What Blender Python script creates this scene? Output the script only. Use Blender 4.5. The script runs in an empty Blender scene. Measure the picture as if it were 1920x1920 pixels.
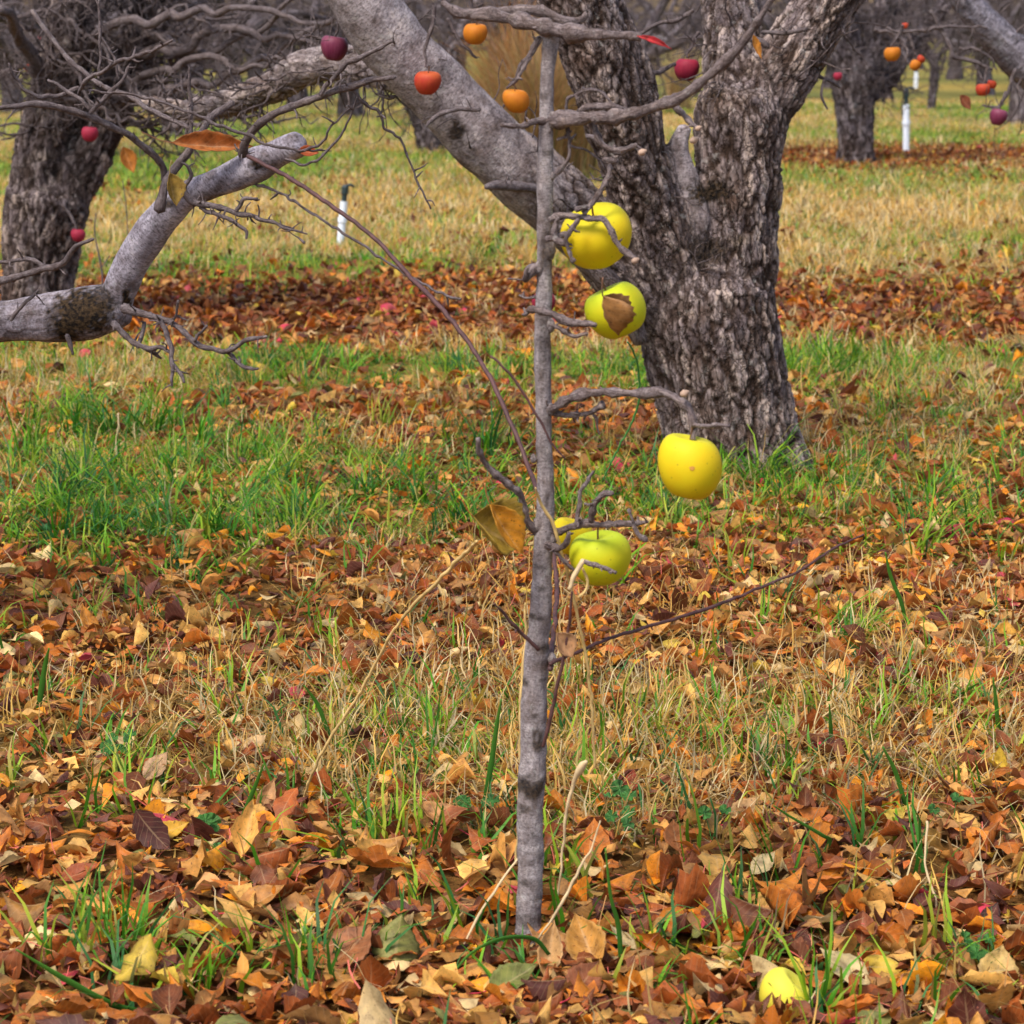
import bpy, math, random
import numpy as np
from mathutils import Vector, Matrix

random.seed(7)
R = np.random.default_rng(11)
C = bpy.context.scene.collection
scene = bpy.context.scene

# ------------------------------------------------------------------ camera, light, exposure
H = 1.15                      # eye height (crouching photographer)
FPX = 4500.0                  # focal length in photo pixels (1920 wide)
TH = math.atan(900.0 / FPX)   # downward pitch
cam_d = bpy.data.cameras.new('camera')
cam = bpy.data.objects.new('camera', cam_d); C.objects.link(cam)
cam.location = (0, 0, H)
cam.rotation_euler = (math.pi / 2 - TH, 0, 0)
cam_d.sensor_width = 36; cam_d.lens = 36 * FPX / 1920
cam_d.clip_start = 0.05; cam_d.clip_end = 2000
cam_d.dof.use_dof = True; cam_d.dof.focus_distance = 3.9; cam_d.dof.aperture_fstop = 13
scene.camera = cam

SUN_EL, SUN_AZ = math.radians(56), math.radians(215)
w = bpy.data.worlds.new("World"); scene.world = w; w.use_nodes = True
nt = w.node_tree; nt.nodes.clear()
sky = nt.nodes.new('ShaderNodeTexSky'); sky.sky_type = 'NISHITA'; sky.sun_disc = False
sky.sun_elevation = SUN_EL; sky.sun_rotation = SUN_AZ; sky.dust_density = 2.5; sky.ozone_density = 1.0; sky.air_density = 1.0
bg = nt.nodes.new('ShaderNodeBackground'); bg.inputs['Strength'].default_value = 0.10
wo = nt.nodes.new('ShaderNodeOutputWorld')
nt.links.new(sky.outputs[0], bg.inputs[0]); nt.links.new(bg.outputs[0], wo.inputs[0])
sun_d = bpy.data.lights.new('sun', 'SUN'); sun_d.energy = 1.4; sun_d.angle = math.radians(18); sun_d.color = (1, .95, .88)
sun = bpy.data.objects.new('sun', sun_d); C.objects.link(sun)
# the sun stands behind the camera, a little to the left
sdir = Vector((math.sin(SUN_AZ) * math.cos(SUN_EL), math.cos(SUN_AZ) * math.cos(SUN_EL), math.sin(SUN_EL)))
sun.rotation_euler = sdir.to_track_quat('Z', 'Y').to_euler()
scene.view_settings.view_transform = 'Standard'
scene.view_settings.look = 'None'
scene.view_settings.gamma = 1
scene.view_settings.exposure = 1.3
scene.cycles.max_bounces = 5; scene.cycles.diffuse_bounces = 2; scene.cycles.glossy_bounces = 2
scene.cycles.transmission_bounces = 2; scene.cycles.transparent_max_bounces = 4
scene.cycles.use_denoising = True
try: scene.cycles.denoiser = 'OPENIMAGEDENOISE'; scene.cycles.denoising_input_passes = 'RGB_ALBEDO_NORMAL'
except Exception: pass

# ------------------------------------------------------------------ geometry helpers
def ray(px, py):
    a = (px - 960) / FPX; b = (py - 960) / FPX
    return np.array([a, math.cos(TH) - b * math.sin(TH), -math.sin(TH) - b * math.cos(TH)])
def P(px, py, Y):
    d = ray(px, py); t = Y / d[1]
    return np.array([0, 0, H]) + d * t
def D_of(py):
    return H / math.tan(TH + math.atan((py - 960) / FPX))
def pw(wpx, py, Y):           # real width of wpx photo pixels at depth Y
    return wpx / FPX * Y / math.cos(TH) * 0.985

def h3(ix, iy, iz, seed):
    n = (ix.astype(np.int64) * 374761393 + iy.astype(np.int64) * 668265263 + iz.astype(np.int64) * 2147483647 + seed * 974711) & 0xffffffff
    n = ((n ^ (n >> 13)) * 1274126177) & 0xffffffff
    n = ((n ^ (n >> 15)) * 2246822519) & 0xffffffff
    n = n ^ (n >> 16)
    return n.astype(np.float64) / 4294967295.0
def vnoise(p, seed=0):        # value noise in -1..1, p is (N,3)
    i = np.floor(p); f = p - i; i = i.astype(np.int64)
    u = f * f * (3 - 2 * f)
    o = 0
    for dx in (0, 1):
        for dy in (0, 1):
            for dz in (0, 1):
                wgt = (u[:, 0] if dx else 1 - u[:, 0]) * (u[:, 1] if dy else 1 - u[:, 1]) * (u[:, 2] if dz else 1 - u[:, 2])
                o = o + wgt * h3(i[:, 0] + dx, i[:, 1] + dy, i[:, 2] + dz, seed)
    return o * 2 - 1
def fbm(p, seed=0, oct=3):
    s = 0; a = 1; t = 0
    for k in range(oct):
        s = s + a * vnoise(p * (2.03 ** k), seed + k * 17); t += a; a *= .5
    return s / t
def worley(p, seed=0):       # distance to the cell border, cell value, offset from the cell point
    i = np.floor(p).astype(np.int64); n = len(p)
    f1 = np.full(n, 9.); f2 = np.full(n, 9.); val = np.zeros(n); off = np.zeros((n, 3))
    for dx in (-1, 0, 1):
        for dy in (-1, 0, 1):
            for dz in (-1, 0, 1):
                a, b, c = i[:, 0] + dx, i[:, 1] + dy, i[:, 2] + dz
                q = np.stack([a + h3(a, b, c, seed + 1), b + h3(a, b, c, seed + 2), c + h3(a, b, c, seed + 3)], -1)
                v = p - q; d = np.sqrt((v * v).sum(1))
                m = d < f1
                f2 = np.where(m, f1, np.minimum(f2, d)); f1 = np.where(m, d, f1)
                val = np.where(m, h3(a, b, c, seed + 4), val); off[m] = v[m]
    return f2 - f1, val, off
def n2(x, y, sc, seed=0, oct=2):
    x = np.asarray(x, float); y = np.asarray(y, float)
    return fbm(np.stack([x * sc, y * sc, np.zeros_like(x) + .37], -1), seed, oct)

TREE_BASES = [(P(1380, 900, 6.3)[0], 6.45, .35)]
def gz(x, y):                 # height of the ground
    x = np.atleast_1d(np.asarray(x, float)); y = np.atleast_1d(np.asarray(y, float))
    z = .022 * n2(x, y, .7, 3) + .010 * n2(x, y, 4, 5)
    far = np.clip((y - 16) / 20, 0, 1)
    z = z * (1 - .3 * far)
    for (a, b, r) in TREE_BASES:
        z = z + .03 * np.exp(-((x - a) ** 2 + (y - b) ** 2) / r ** 2)
    return z
def g1(x, y): return float(gz(x, y)[0])

def link(name, me, mat=None, parent=None):
    o = bpy.data.objects.new(name, me); C.objects.link(o)
    if mat: me.materials.append(mat)
    if parent: o.parent = parent
    return o
def tag(o, label=None, cat=None, group=None, kind=None):
    if label: o['label'] = label
    if cat: o['category'] = cat
    if group: o['group'] = group
    if kind: o['kind'] = kind
    return o
def thing(name, loc, label, cat, group=None):
    o = bpy.data.objects.new(name, None); C.objects.link(o)
    o.location = loc; o.empty_display_size = .1
    return tag(o, label, cat, group)
def rebase(parent):           # geometry is written in world space: give the children the inverse of the base point
    bpy.context.view_layer.update()
    for ch in parent.children:
        ch.matrix_parent_inverse = Matrix.Translation(-parent.location)

def mesh_np(name, V, F, attrs=None, cols=None, uv=None, smooth=True):
    """V (n,3), F (m,k) with k = 3 or 4 ; attrs {name: (kind, array)} per vertex"""
    me = bpy.data.meshes.new(name)
    V = np.ascontiguousarray(V, dtype=np.float32); F = np.ascontiguousarray(F, dtype=np.int32)
    n, m, k = len(V), len(F), F.shape[1]
    me.vertices.add(n); me.vertices.foreach_set('co', V.ravel())
    me.loops.add(m * k); me.loops.foreach_set('vertex_index', F.ravel())
    me.polygons.add(m); me.polygons.foreach_set('loop_start', np.arange(0, m * k, k, dtype=np.int32))
    try: me.polygons.foreach_set('loop_total', np.full(m, k, dtype=np.int32))
    except Exception: pass
    if cols is not None:
        a = me.color_attributes.new('col', 'FLOAT_COLOR', 'POINT')
        c4 = np.ones((n, 4), np.float32); c4[:, :3] = cols; a.data.foreach_set('color', c4.ravel())
    for nm, (kind, arr) in (attrs or {}).items():
        if kind == 'v':
            a = me.attributes.new(nm, 'FLOAT_VECTOR', 'POINT'); a.data.foreach_set('vector', np.ascontiguousarray(arr, dtype=np.float32).ravel())
        else:
            a = me.attributes.new(nm, 'FLOAT', 'POINT'); a.data.foreach_set('value', np.ascontiguousarray(arr, dtype=np.float32).ravel())
    if uv is not None:
        l = me.uv_layers.new(name='uv'); l.data.foreach_set('uv', np.ascontiguousarray(uv[F.ravel()], dtype=np.float32).ravel())
    me.update(calc_edges=True)
    me.polygons.foreach_set('use_smooth', np.full(m, bool(smooth)))
    return me

def catmull(P_, W_, step):
    P_ = np.asarray(P_, float); W_ = np.asarray(W_, float)
    n = len(P_)
    if n == 2:
        k = max(2, int(np.linalg.norm(P_[1] - P_[0]) / step)); t = np.linspace(0, 1, k + 1)[:, None]
        return P_[0] + (P_[1] - P_[0]) * t, W_[0] + (W_[1] - W_[0]) * t[:, 0]
    A = np.vstack([2 * P_[0] - P_[1], P_, 2 * P_[-1] - P_[-2]])
    out, ow = [], []
    for i in range(n - 1):
        p0, p1, p2, p3 = A[i:i + 4]
        k = max(1, int(math.ceil(np.linalg.norm(p2 - p1) / step)))
        for j in range(k):
            t = j / k
            out.append(.5 * ((2 * p1) + (-p0 + p2) * t + (2 * p0 - 5 * p1 + 4 * p2 - p3) * t * t + (-p0 + 3 * p1 - 3 * p2 + p3) * t ** 3))
            s = t * t * (3 - 2 * t); ow.append(W_[i] * (1 - s) + W_[i + 1] * s)
    out.append(P_[-1]); ow.append(W_[-1])
    return np.array(out), np.array(ow)

class MB:
    """collects tubes into one mesh with bark coordinates"""
    def __init__(s): s.V = []; s.F = []; s.B = []; s.S = []; s.n = 0
    def tube(s, pts, rad, sides=6, step=None, wob=0., amp=.08, rings=0., smo=.5, freq=None, tip=True):
        rad = np.asarray(rad, float); rm = float(rad.mean())
        if step is None: step = max(rm * 1.6, .004)
        p, r = catmull(pts, rad, step)
        n = len(p)
        sh = R.uniform(0, 50)
        d = np.gradient(p, axis=0); d /= np.linalg.norm(d, axis=1)[:, None] + 1e-9
        seg = np.r_[0, np.cumsum(np.linalg.norm(np.diff(p, axis=0), axis=1))]
        if wob:
            q = np.stack([seg / max(rm * 5, .012) + sh, np.zeros(n), np.zeros(n)], -1)
            off = np.stack([vnoise(q, 1), vnoise(q, 2), vnoise(q, 3)], -1)
            env = np.minimum(1, seg / (rm * 4 + 1e-6))[:, None]
            p = p + off * wob * env
            d = np.gradient(p, axis=0); d /= np.linalg.norm(d, axis=1)[:, None] + 1e-9
        a = np.cross(d[0], [0, 0, 1.]);
        if np.linalg.norm(a) < .05: a = np.cross(d[0], [0, 1., 0])
        a /= np.linalg.norm(a)
        th = np.arange(sides) / sides * 2 * math.pi
        ct, st = np.cos(th), np.sin(th)
        verts = np.zeros((n, sides, 3)); bc = np.zeros((n, sides, 3))
        for i in range(n):
            a = a - d[i] * a.dot(d[i]); a /= np.linalg.norm(a) + 1e-9
            b = np.cross(d[i], a)
            verts[i] = ct[:, None] * a + st[:, None] * b
            bc[i, :, 0] = ct * r[i]; bc[i, :, 1] = st * r[i]; bc[i, :, 2] = seg[i] + sh
        fr = freq or (.9 / max(rm, .002))
        nz = vnoise(bc.reshape(-1, 3) * fr, 4).reshape(n, sides)
        rr = r[:, None] * (1 + amp * nz)
        if rings: rr = rr * (1 + rings * np.clip(vnoise(np.stack([(seg + sh) / (rm * 1.5 + .0015), seg * 0, seg * 0], -1), 9), -.2, 1))[:, None]
        V = p[:, None, :] + verts * rr[:, :, None]
        V = V.reshape(-1, 3); B = bc.reshape(-1, 3)
        i0 = np.arange(n - 1)[:, None] * sides; j = np.arange(sides)[None]; j2 = (j + 1) % sides
        F = np.stack([i0 + j, i0 + j2, i0 + sides + j2, i0 + sides + j], -1).reshape(-1, 4)
        # rounded ends
        e = []
        for (ii, sg) in ((0, -1), (n - 1, 1)):
            c = p[ii] + d[ii] * r[ii] * .6 * sg
            base = len(V); V = np.vstack([V, c]); B = np.vstack([B, bc[ii, 0] * [0, 0, 1]])
            jj = np.arange(sides); q = np.stack([ii * sides + jj, ii * sides + (jj + 1) % sides, np.full(sides, base), np.full(sides, base)], -1)
            if sg < 0: q = q[:, [1, 0, 2, 3]]
            e.append(q)
        s.V.append(V); s.B.append(B); s.S.append(np.full(len(V), smo))
        s.F.append(F + s.n)
        for q in e: s.F.append(q + s.n)
        s.n += len(V)
        return p, r, d
    def build(s, name, mat, parent=None, mark=None):
        V = np.vstack(s.V); F = np.vstack(s.F); B = np.vstack(s.B); S = np.concatenate(s.S)
        tri = F[:, 2] == F[:, 3]
        me = bpy.data.meshes.new(name)
        n = len(V); q = F[~tri]; t = F[tri][:, :3]
        me.vertices.add(n); me.vertices.foreach_set('co', V.astype(np.float32).ravel())
        L = np.concatenate([q.ravel(), t.ravel()]).astype(np.int32)
        me.loops.add(len(L)); me.loops.foreach_set('vertex_index', L)
        m = len(q) + len(t); me.polygons.add(m)
        me.polygons.foreach_set('loop_start', np.concatenate([np.arange(len(q)) * 4, len(q) * 4 + np.arange(len(t)) * 3]).astype(np.int32))
        a = me.attributes.new('bc', 'FLOAT_VECTOR', 'POINT'); a.data.foreach_set('vector', B.astype(np.float32).ravel())
        a = me.attributes.new('smo', 'FLOAT', 'POINT'); a.data.foreach_set('value', S.astype(np.float32))
        mk = np.zeros(n) if mark is None else mark(V)
        a = me.attributes.new('mark', 'FLOAT', 'POINT'); a.data.foreach_set('value', mk.astype(np.float32))
        a = me.attributes.new('fur', 'FLOAT', 'POINT'); a.data.foreach_set('value', np.full(n, .2, np.float32))
        a = me.attributes.new('pl', 'FLOAT', 'POINT'); a.data.foreach_set('value', np.full(n, .5, np.float32))
        me.update(calc_edges=True)
        me.polygons.foreach_set('use_smooth', np.ones(m, dtype=bool))
        return link(name, me, mat, parent)

def marks(lst):               # lst of (px,py,Y,rx_m,rz_m)
    cs = [(P(a, b, y), rx, rz, st) for (a, b, y, rx, rz, st) in lst]
    def f(V):
        m = np.zeros(len(V))
        nz = fbm(V * 160, 61, 2) * .55
        for c, rx, rz, st in cs:
            d = np.sqrt(((V[:, 0] - c[0]) / (rx * 1.3)) ** 2 + ((V[:, 2] - c[2]) / (rz * 1.3)) ** 2 + ((V[:, 1] - c[1]) / .06) ** 2)
            m = np.maximum(m, st * np.clip((1.15 - d + nz) * 2, 0, 1))
        return m
    return f

def px_line(l, Y0, Y1=None):
    """pixel polyline (px,py,width px) -> points and radii, depth running from Y0 to Y1"""
    if Y1 is None: Y1 = Y0
    n = len(l); pts = []; rad = []
    for i, (a, b, wd) in enumerate(l):
        Y = Y0 + (Y1 - Y0) * i / max(1, n - 1)
        pts.append(P(a, b, Y)); rad.append(pw(wd, b, Y) / 2)
    return np.array(pts), np.array(rad)

# spurs and twigs growing off a limb: crooked, knobbly, forking
def spur(mb, p, d, r, L, depth=1, up=0., sides=5, smo=.35, droop=0.):
    p = np.array(p, float); d = np.array(d, float); d /= np.linalg.norm(d) + 1e-9
    n = max(2, int(L / R.uniform(.018, .04)))
    if n > 7: n = 7
    pts = [p]; rad = [r]
    for i in range(n):
        d = d + R.normal(0, .33, 3) + np.array([0, 0, up * .2 - droop * .2]); d /= np.linalg.norm(d)
        p = p + d * L / n; pts.append(p); rad.append(r * (1 - .55 * (i + 1) / n))
        if depth > 0 and R.random() < .55 and i > 0:
            sd = d + R.normal(0, .8, 3)
            spur(mb, p, sd, rad[-1] * .8, L * R.uniform(.3, .65), depth - 1, up, sides, smo, droop)
    mb.tube(pts, rad, sides=sides, step=max(L / n * .34, r * 1.5), amp=.25, rings=.5, smo=smo)
def spurs_along(mb, pts, rad, n, L=(.03, .12), r=(.0015, .0035), depth=1, bias=(0, 0, 0), smo=.35, up=.3, t0=0., t1=1., droop=0.):
    pts = np.asarray(pts); k = len(pts)
    for _ in range(n):
        t = R.uniform(t0, t1) * (k - 1.001); i = int(t); f = t - i
        p = pts[i] * (1 - f) + pts[i + 1] * f; rr = rad[i] * (1 - f) + rad[i + 1] * f
        ax = pts[i + 1] - pts[i]; ax /= np.linalg.norm(ax) + 1e-9
        d = R.normal(0, 1, 3) + np.array(bias); d -= ax * ax.dot(d) * .7; d /= np.linalg.norm(d) + 1e-9
        spur(mb, p + d * rr * .7, d, R.uniform(*r), R.uniform(*L), depth, up, 5, smo, droop)

# a solid trunk and limbs fused together, with furrowed bark
def fused(name_chain, voxel, disp, mats, parent, mark=None, seed=0):
    """name_chain: list of (part name, pts, rad, smoothness start, smoothness end). One fused skin, cut into its parts."""
    mb = MB(); chains = []
    for (nm, pts, rad, s0, s1) in name_chain:
        p, r = catmull(pts, rad, max(.02, float(np.mean(rad)) * .4))
        mb.tube(pts, rad, sides=20, step=max(.015, float(np.mean(rad)) * .35), amp=.05)
        chains.append((nm, p, r, s0, s1))
    tmp = mb.build('tmp', None)
    mod = tmp.modifiers.new('r', 'REMESH'); mod.mode = 'VOXEL'; mod.voxel_size = voxel; mod.use_smooth_shade = True
    sm = tmp.modifiers.new('s', 'SMOOTH'); sm.factor = .6; sm.iterations = int(max(4, .03 / voxel))
    dg = bpy.context.evaluated_depsgraph_get(); ev = tmp.evaluated_get(dg)
    me = bpy.data.meshes.new_from_object(ev)
    n = len(me.vertices)
    V = np.zeros(n * 3, np.float32); me.vertices.foreach_get('co', V); V = V.reshape(-1, 3).astype(float)
    N = np.zeros(n * 3, np.float32); me.vertices.foreach_get('normal', N); N = N.reshape(-1, 3).astype(float)
    m = len(me.polygons); F = np.zeros(len(me.loops), np.int32); me.loops.foreach_get('vertex_index', F); F = F.reshape(-1, 4)
    bpy.data.objects.remove(tmp); bpy.data.meshes.remove(me)
    best = np.full(n, 1e9); DI = []; BC = []; SM = []
    for ci, (nm, p, r, s0, s1) in enumerate(chains):
        a = p[:-1]; b = p[1:]; ab = b - a; L = np.linalg.norm(ab, axis=1); cum = np.r_[0, np.cumsum(L)]
        bd = np.full(n, 1e9); bk = np.zeros(n, int); bt = np.zeros(n)
        for k in range(len(a)):
            t = np.clip(((V - a[k]) @ ab[k]) / (L[k] ** 2 + 1e-12), 0, 1)
            dd = np.linalg.norm(V - (a[k] + t[:, None] * ab[k]), axis=1) / (r[k] + (r[k + 1] - r[k]) * t)
            u = dd < bd; bd[u] = dd[u]; bk[u] = k; bt[u] = t[u]
        # one fixed frame per chain (chains bend gently)
        ax = p[-1] - p[0]; ax /= np.linalg.norm(ax)
        if ax[2] > .94 and ax[0] < .1: ax = np.array([-.15, 0, .9887])      # upright pieces share one grain, so the bark runs on through the fork
        e1 = np.cross(ax, [0, 1, 0.01]); e1 /= np.linalg.norm(e1); e2 = np.cross(ax, e1)
        s = cum[bk] + bt * L[bk]
        bc = np.stack([V @ e1, V @ e2, V @ ax], -1)
        f = s / cum[-1]
        DI.append(bd); BC.append(bc); SM.append(s0 + (s1 - s0) * np.clip(f, 0, 1))
    DI = np.array(DI); own = DI.argmin(0); mn = DI.min(0)
    Wt = np.exp(-(DI - mn) * 7); Wt[Wt < .02] = 0; Wt /= Wt.sum(0)
    pl_t = np.zeros(n); disp_t = np.zeros(n); fur_t = np.zeros(n); smo_t = np.zeros(n)
    for ci in range(len(chains)):
        sel = Wt[ci] > 0
        if not sel.any(): continue
        bc = BC[ci][sel]
        wq = bc + .009 * np.stack([vnoise(bc * 18, 31), vnoise(bc * 18, 32), vnoise(bc * 12, 33)], -1) + .006 * np.stack([vnoise(bc * 60, 34), vnoise(bc * 60, 35), vnoise(bc * 40, 36)], -1)
        e1_, v1_, o1_ = worley(wq * np.array([30, 30, 8.5]), 41 + seed)      # long plates
        e2_, v2_, o2_ = worley(wq * np.array([70, 70, 20.]), 42 + seed)      # small flakes on them
        crack = np.clip(1 - (e1_ - .02) / .17, 0, 1) + .45 * np.clip(1 - e2_ / .16, 0, 1)
        flake = (v1_ - .5) * .9 + o1_[:, 2] * .7 + (v2_ - .5) * .5 + o2_[:, 2] * .5
        big = vnoise(bc * np.array([9, 9, 4.]), 44 + seed)
        fine = fbm(bc * np.array([160, 160, 60.]), 45, 2)
        a1 = vnoise(bc * np.array([40, 40, 20.]), 47)
        s_ = SM[ci][sel]
        rough = np.clip(1 - s_ + .5 * vnoise(bc * 7, 48) * (s_ > .3), 0, 1)
        d = disp * (rough * (-crack * .75 + flake * .55 + fine * .22) + big * 1.2 + (1 - rough) * (fine * .10 + a1 * .10))
        disp_t[sel] += Wt[ci][sel] * d; pl_t[sel] += Wt[ci][sel] * (v1_ * .6 + v2_ * .4)
        fur_t[sel] += Wt[ci][sel] * np.clip(crack * np.clip(.15 + .9 * rough, 0, 1), 0, 1)
        smo_t[sel] += Wt[ci][sel] * s_
    V2 = V + N * disp_t[:, None]
    bc = BC[0].copy()
    for ci in range(len(chains)): bc[own == ci] = BC[ci][own == ci]
    mk = np.zeros(n) if mark is None else mark(V2)
    fo = own[F].max(1)
    out = []
    for ci, (nm, p, r, s0, s1) in enumerate(chains):
        f = F[fo == ci]
        if not len(f): continue
        idx, inv = np.unique(f.ravel(), return_inverse=True)
        me = mesh_np(nm, V2[idx], inv.reshape(-1, 4), {'bc': ('v', bc[idx]), 'fur': ('f', fur_t[idx]), 'smo': ('f', smo_t[idx]), 'mark': ('f', mk[idx]), 'pl': ('f', pl_t[idx])})
        out.append(link(nm, me, mats, parent))
    return out, chains

# ------------------------------------------------------------------ materials
class NT:
    def __init__(s, name):
        s.m = bpy.data.materials.new(name); s.m.use_nodes = True; s.t = s.m.node_tree; s.t.nodes.clear()
        s.out = s.n('ShaderNodeOutputMaterial'); s.b = s.n('ShaderNodeBsdfPrincipled'); s.l(s.b, s.out)
    def n(s, ty, **k):
        x = s.t.nodes.new(ty)
        for a, v in k.items(): setattr(x, a, v)
        return x
    def l(s, a, b, i=0, o=0):
        a = a.outputs[o] if hasattr(a, 'outputs') else a
        b = b.inputs[i] if hasattr(b, 'inputs') else b
        s.t.links.new(a, b)
    def attr(s, name): return s.n('ShaderNodeAttribute', attribute_name=name)
    def noise(s, vec, scale, detail=3, rough=.55, dist=0.):
        x = s.n('ShaderNodeTexNoise'); x.inputs['Scale'].default_value = scale; x.inputs['Detail'].default_value = detail
        x.inputs['Roughness'].default_value = rough; x.inputs['Distortion'].default_value = dist
        if vec is not None: s.l(vec, x.inputs['Vector'])
        return x.outputs[0]
    def map(s, vec, sc):
        x = s.n('ShaderNodeMapping'); x.inputs['Scale'].default_value = sc; s.l(vec, x.inputs['Vector']); return x.outputs[0]
    def ramp(s, f, stops):
        x = s.n('ShaderNodeValToRGB'); e = x.color_ramp.elements
        e[0].position, e[1].position = stops[0][0], stops[-1][0]
        e[0].color = (*stops[0][1], 1); e[1].color = (*stops[-1][1], 1)
        for p_, c_ in stops[1:-1]:
            k = e.new(p_); k.color = (*c_, 1)
        s.l(f, x.inputs[0]); return x.outputs[0]
    def mix(s, f, a, b, mode='MIX'):
        x = s.n('ShaderNodeMix', data_type='RGBA', blend_type=mode)
        for v, i in ((f, 0), (a, 6), (b, 7)):
            if isinstance(v, (int, float)): x.inputs[i].default_value = v
            elif isinstance(v, tuple): x.inputs[i].default_value = (*v, 1)
            else: s.l(v, x.inputs[i])
        return x.outputs[2]
    def math(s, op, a, b=None, clamp=False):
        x = s.n('ShaderNodeMath', operation=op, use_clamp=clamp)
        for v, i in ((a, 0), (b, 1)):
            if v is None: continue
            if isinstance(v, (int, float)): x.inputs[i].default_value = v
            else: s.l(v, x.inputs[i])
        return x.outputs[0]
    def bump(s, h, st, dist):
        x = s.n('ShaderNodeBump'); x.inputs['Strength'].default_value = st; x.inputs['Distance'].default_value = dist
        s.l(h, x.inputs['Height']); s.l(x.outputs[0], s.b.inputs['Normal'])
    def done(s, col, rough=.8, spec=.2):
        if isinstance(col, tuple): s.b.inputs['Base Color'].default_value = (*col, 1)
        else: s.l(col, s.b.inputs['Base Color'])
        s.b.inputs['Roughness'].default_value = rough
        s.b.inputs['Specular IOR Level'].default_value = spec
        return s.m

def bark_mat(name, tint=(1, 1, 1), sc=1., bump=.004, dark=1.):
    t = NT(name)
    bc = t.attr('bc').outputs['Vector']; fur = t.attr('fur').outputs['Fac']; smo = t.attr('smo').outputs['Fac']; mk = t.attr('mark').outputs['Fac']
    def c(*v): return tuple(a * b * dark for a, b in zip(v, tint))
    v0 = t.noise(t.map(bc, (34 * sc, 34 * sc, 8 * sc)), 1, 5, .65, .6); pl = t.attr('pl').outputs['Fac']
    v1 = t.math('ADD', v0, t.math('MULTIPLY', t.math('SUBTRACT', pl, .5), .42))
    plates = t.ramp(v1, [(.32, c(.022, .015, .012)), (.43, c(.09, .066, .056)), (.50, c(.18, .145, .135)), (.58, c(.31, .265, .255)), (.68, c(.52, .43, .37))])
    v2 = t.noise(bc, 7 * sc, 3)
    hue = t.ramp(v2, [(.3, c(.15, .07, .03)), (.45, c(.23, .18, .17)), (.6, c(.22, .19, .235)), (.75, c(.30, .25, .17))])
    col = t.mix(.28, plates, hue)
    smooth_c = t.ramp(t.noise(bc, 16 * sc, 5, .6), [(.3, c(.13, .105, .10)), (.45, c(.24, .215, .23)), (.58, c(.36, .335, .36)), (.72, c(.50, .46, .46))])
    flecks = t.noise(t.map(bc, (120 * sc, 120 * sc, 200 * sc)), 1, 2)
    smooth_c = t.mix(t.math('MULTIPLY', t.math('GREATER_THAN', flecks, .63), .55), smooth_c, c(.07, .06, .055))
    mott = t.ramp(t.noise(t.map(bc, (75 * sc, 75 * sc, 170 * sc)), 1, 4, .7), [(.36, (.35, .32, .30)), (.5, (1, 1, 1)), (.66, (1.45, 1.42, 1.4))])
    smooth_c = t.mix(.75, smooth_c, mott, 'MULTIPLY')
    sfac = t.math('ADD', smo, t.math('MULTIPLY', t.math('SUBTRACT', t.noise(bc, 9 * sc, 3), .5), 1.1), True)
    col = t.mix(sfac, col, smooth_c)
    vo = t.n('ShaderNodeTexVoronoi'); vo.feature = 'DISTANCE_TO_EDGE'; vo.inputs['Scale'].default_value = 1
    wv = t.n('ShaderNodeVectorMath', operation='ADD'); t.l(t.map(bc, (62 * sc, 62 * sc, 17 * sc)), wv.inputs[0])
    nv_ = t.n('ShaderNodeTexNoise'); nv_.inputs['Scale'].default_value = 60 * sc; nv_.inputs['Detail'].default_value = 2; t.l(bc, nv_.inputs['Vector'])
    sc_ = t.n('ShaderNodeVectorMath', operation='SCALE'); t.l(nv_.outputs['Color'], sc_.inputs[0]); sc_.inputs['Scale'].default_value = 1.1; t.l(sc_.outputs[0], wv.inputs[1])
    t.l(wv.outputs[0], vo.inputs['Vector'])
    hair = t.math('MULTIPLY', t.math('SUBTRACT', 1., t.math('MULTIPLY', vo.outputs[0], 11.), True), t.math('SUBTRACT', 1., smo, True), True)
    col = t.mix(t.math('MULTIPLY', hair, .75), col, c(.045, .03, .024))
    col = t.mix(t.math('MULTIPLY', fur, 1.0, True), col, c(.035, .022, .016))
    lich = t.ramp(t.noise(bc, 24 * sc, 4, .7), [(.60, (0, 0, 0)), (.68, (1, 1, 1))])
    col = t.mix(t.math('MULTIPLY', lich, .35), col, c(.42, .43, .42))
    col = t.mix(mk, col, t.ramp(t.noise(bc, 90 * sc, 3), [(.4, (.008, .006, .005)), (.68, (.07, .042, .02))]))
    hgt = t.math('ADD', t.noise(t.map(bc, (90 * sc, 90 * sc, 35 * sc)), 1, 6, .7), t.math('MULTIPLY', v1, 1.0))
    hgt = t.math('SUBTRACT', hgt, t.math('MULTIPLY', hair, .8))
    t.bump(hgt, .9, bump)
    return t.done(col, .85, .15)
M = {}
M['bark_old'] = bark_mat('furrowed_bark', (1.07, .98, .91), 1.25, .008, 1.22)
M['bark_left'] = bark_mat('brown_bark', (1.0, .93, .88), .8, .010, .95)
M['bark_far'] = bark_mat('far_bark', (.98, .95, 1.0), .5, .02, .85)
M['bark_limb'] = bark_mat('grey_limb_bark', (1.0, .97, 1.02), 1.6, .003)
M['bark_young'] = bark_mat('young_bark', (1.22, 1.16, 1.08), 3.0, .002)
M['twig_far'] = bark_mat('far_twig_bark', (1.0, .92, .92), 4, .002, .6)
M['twig'] = bark_mat('twig_bark', (1.0, .90, .86), 4, .002, .72)
M['twig_sap'] = bark_mat('sapling_twig_bark', (1.0, .90, .84), 4, .002, 1.0)

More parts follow.
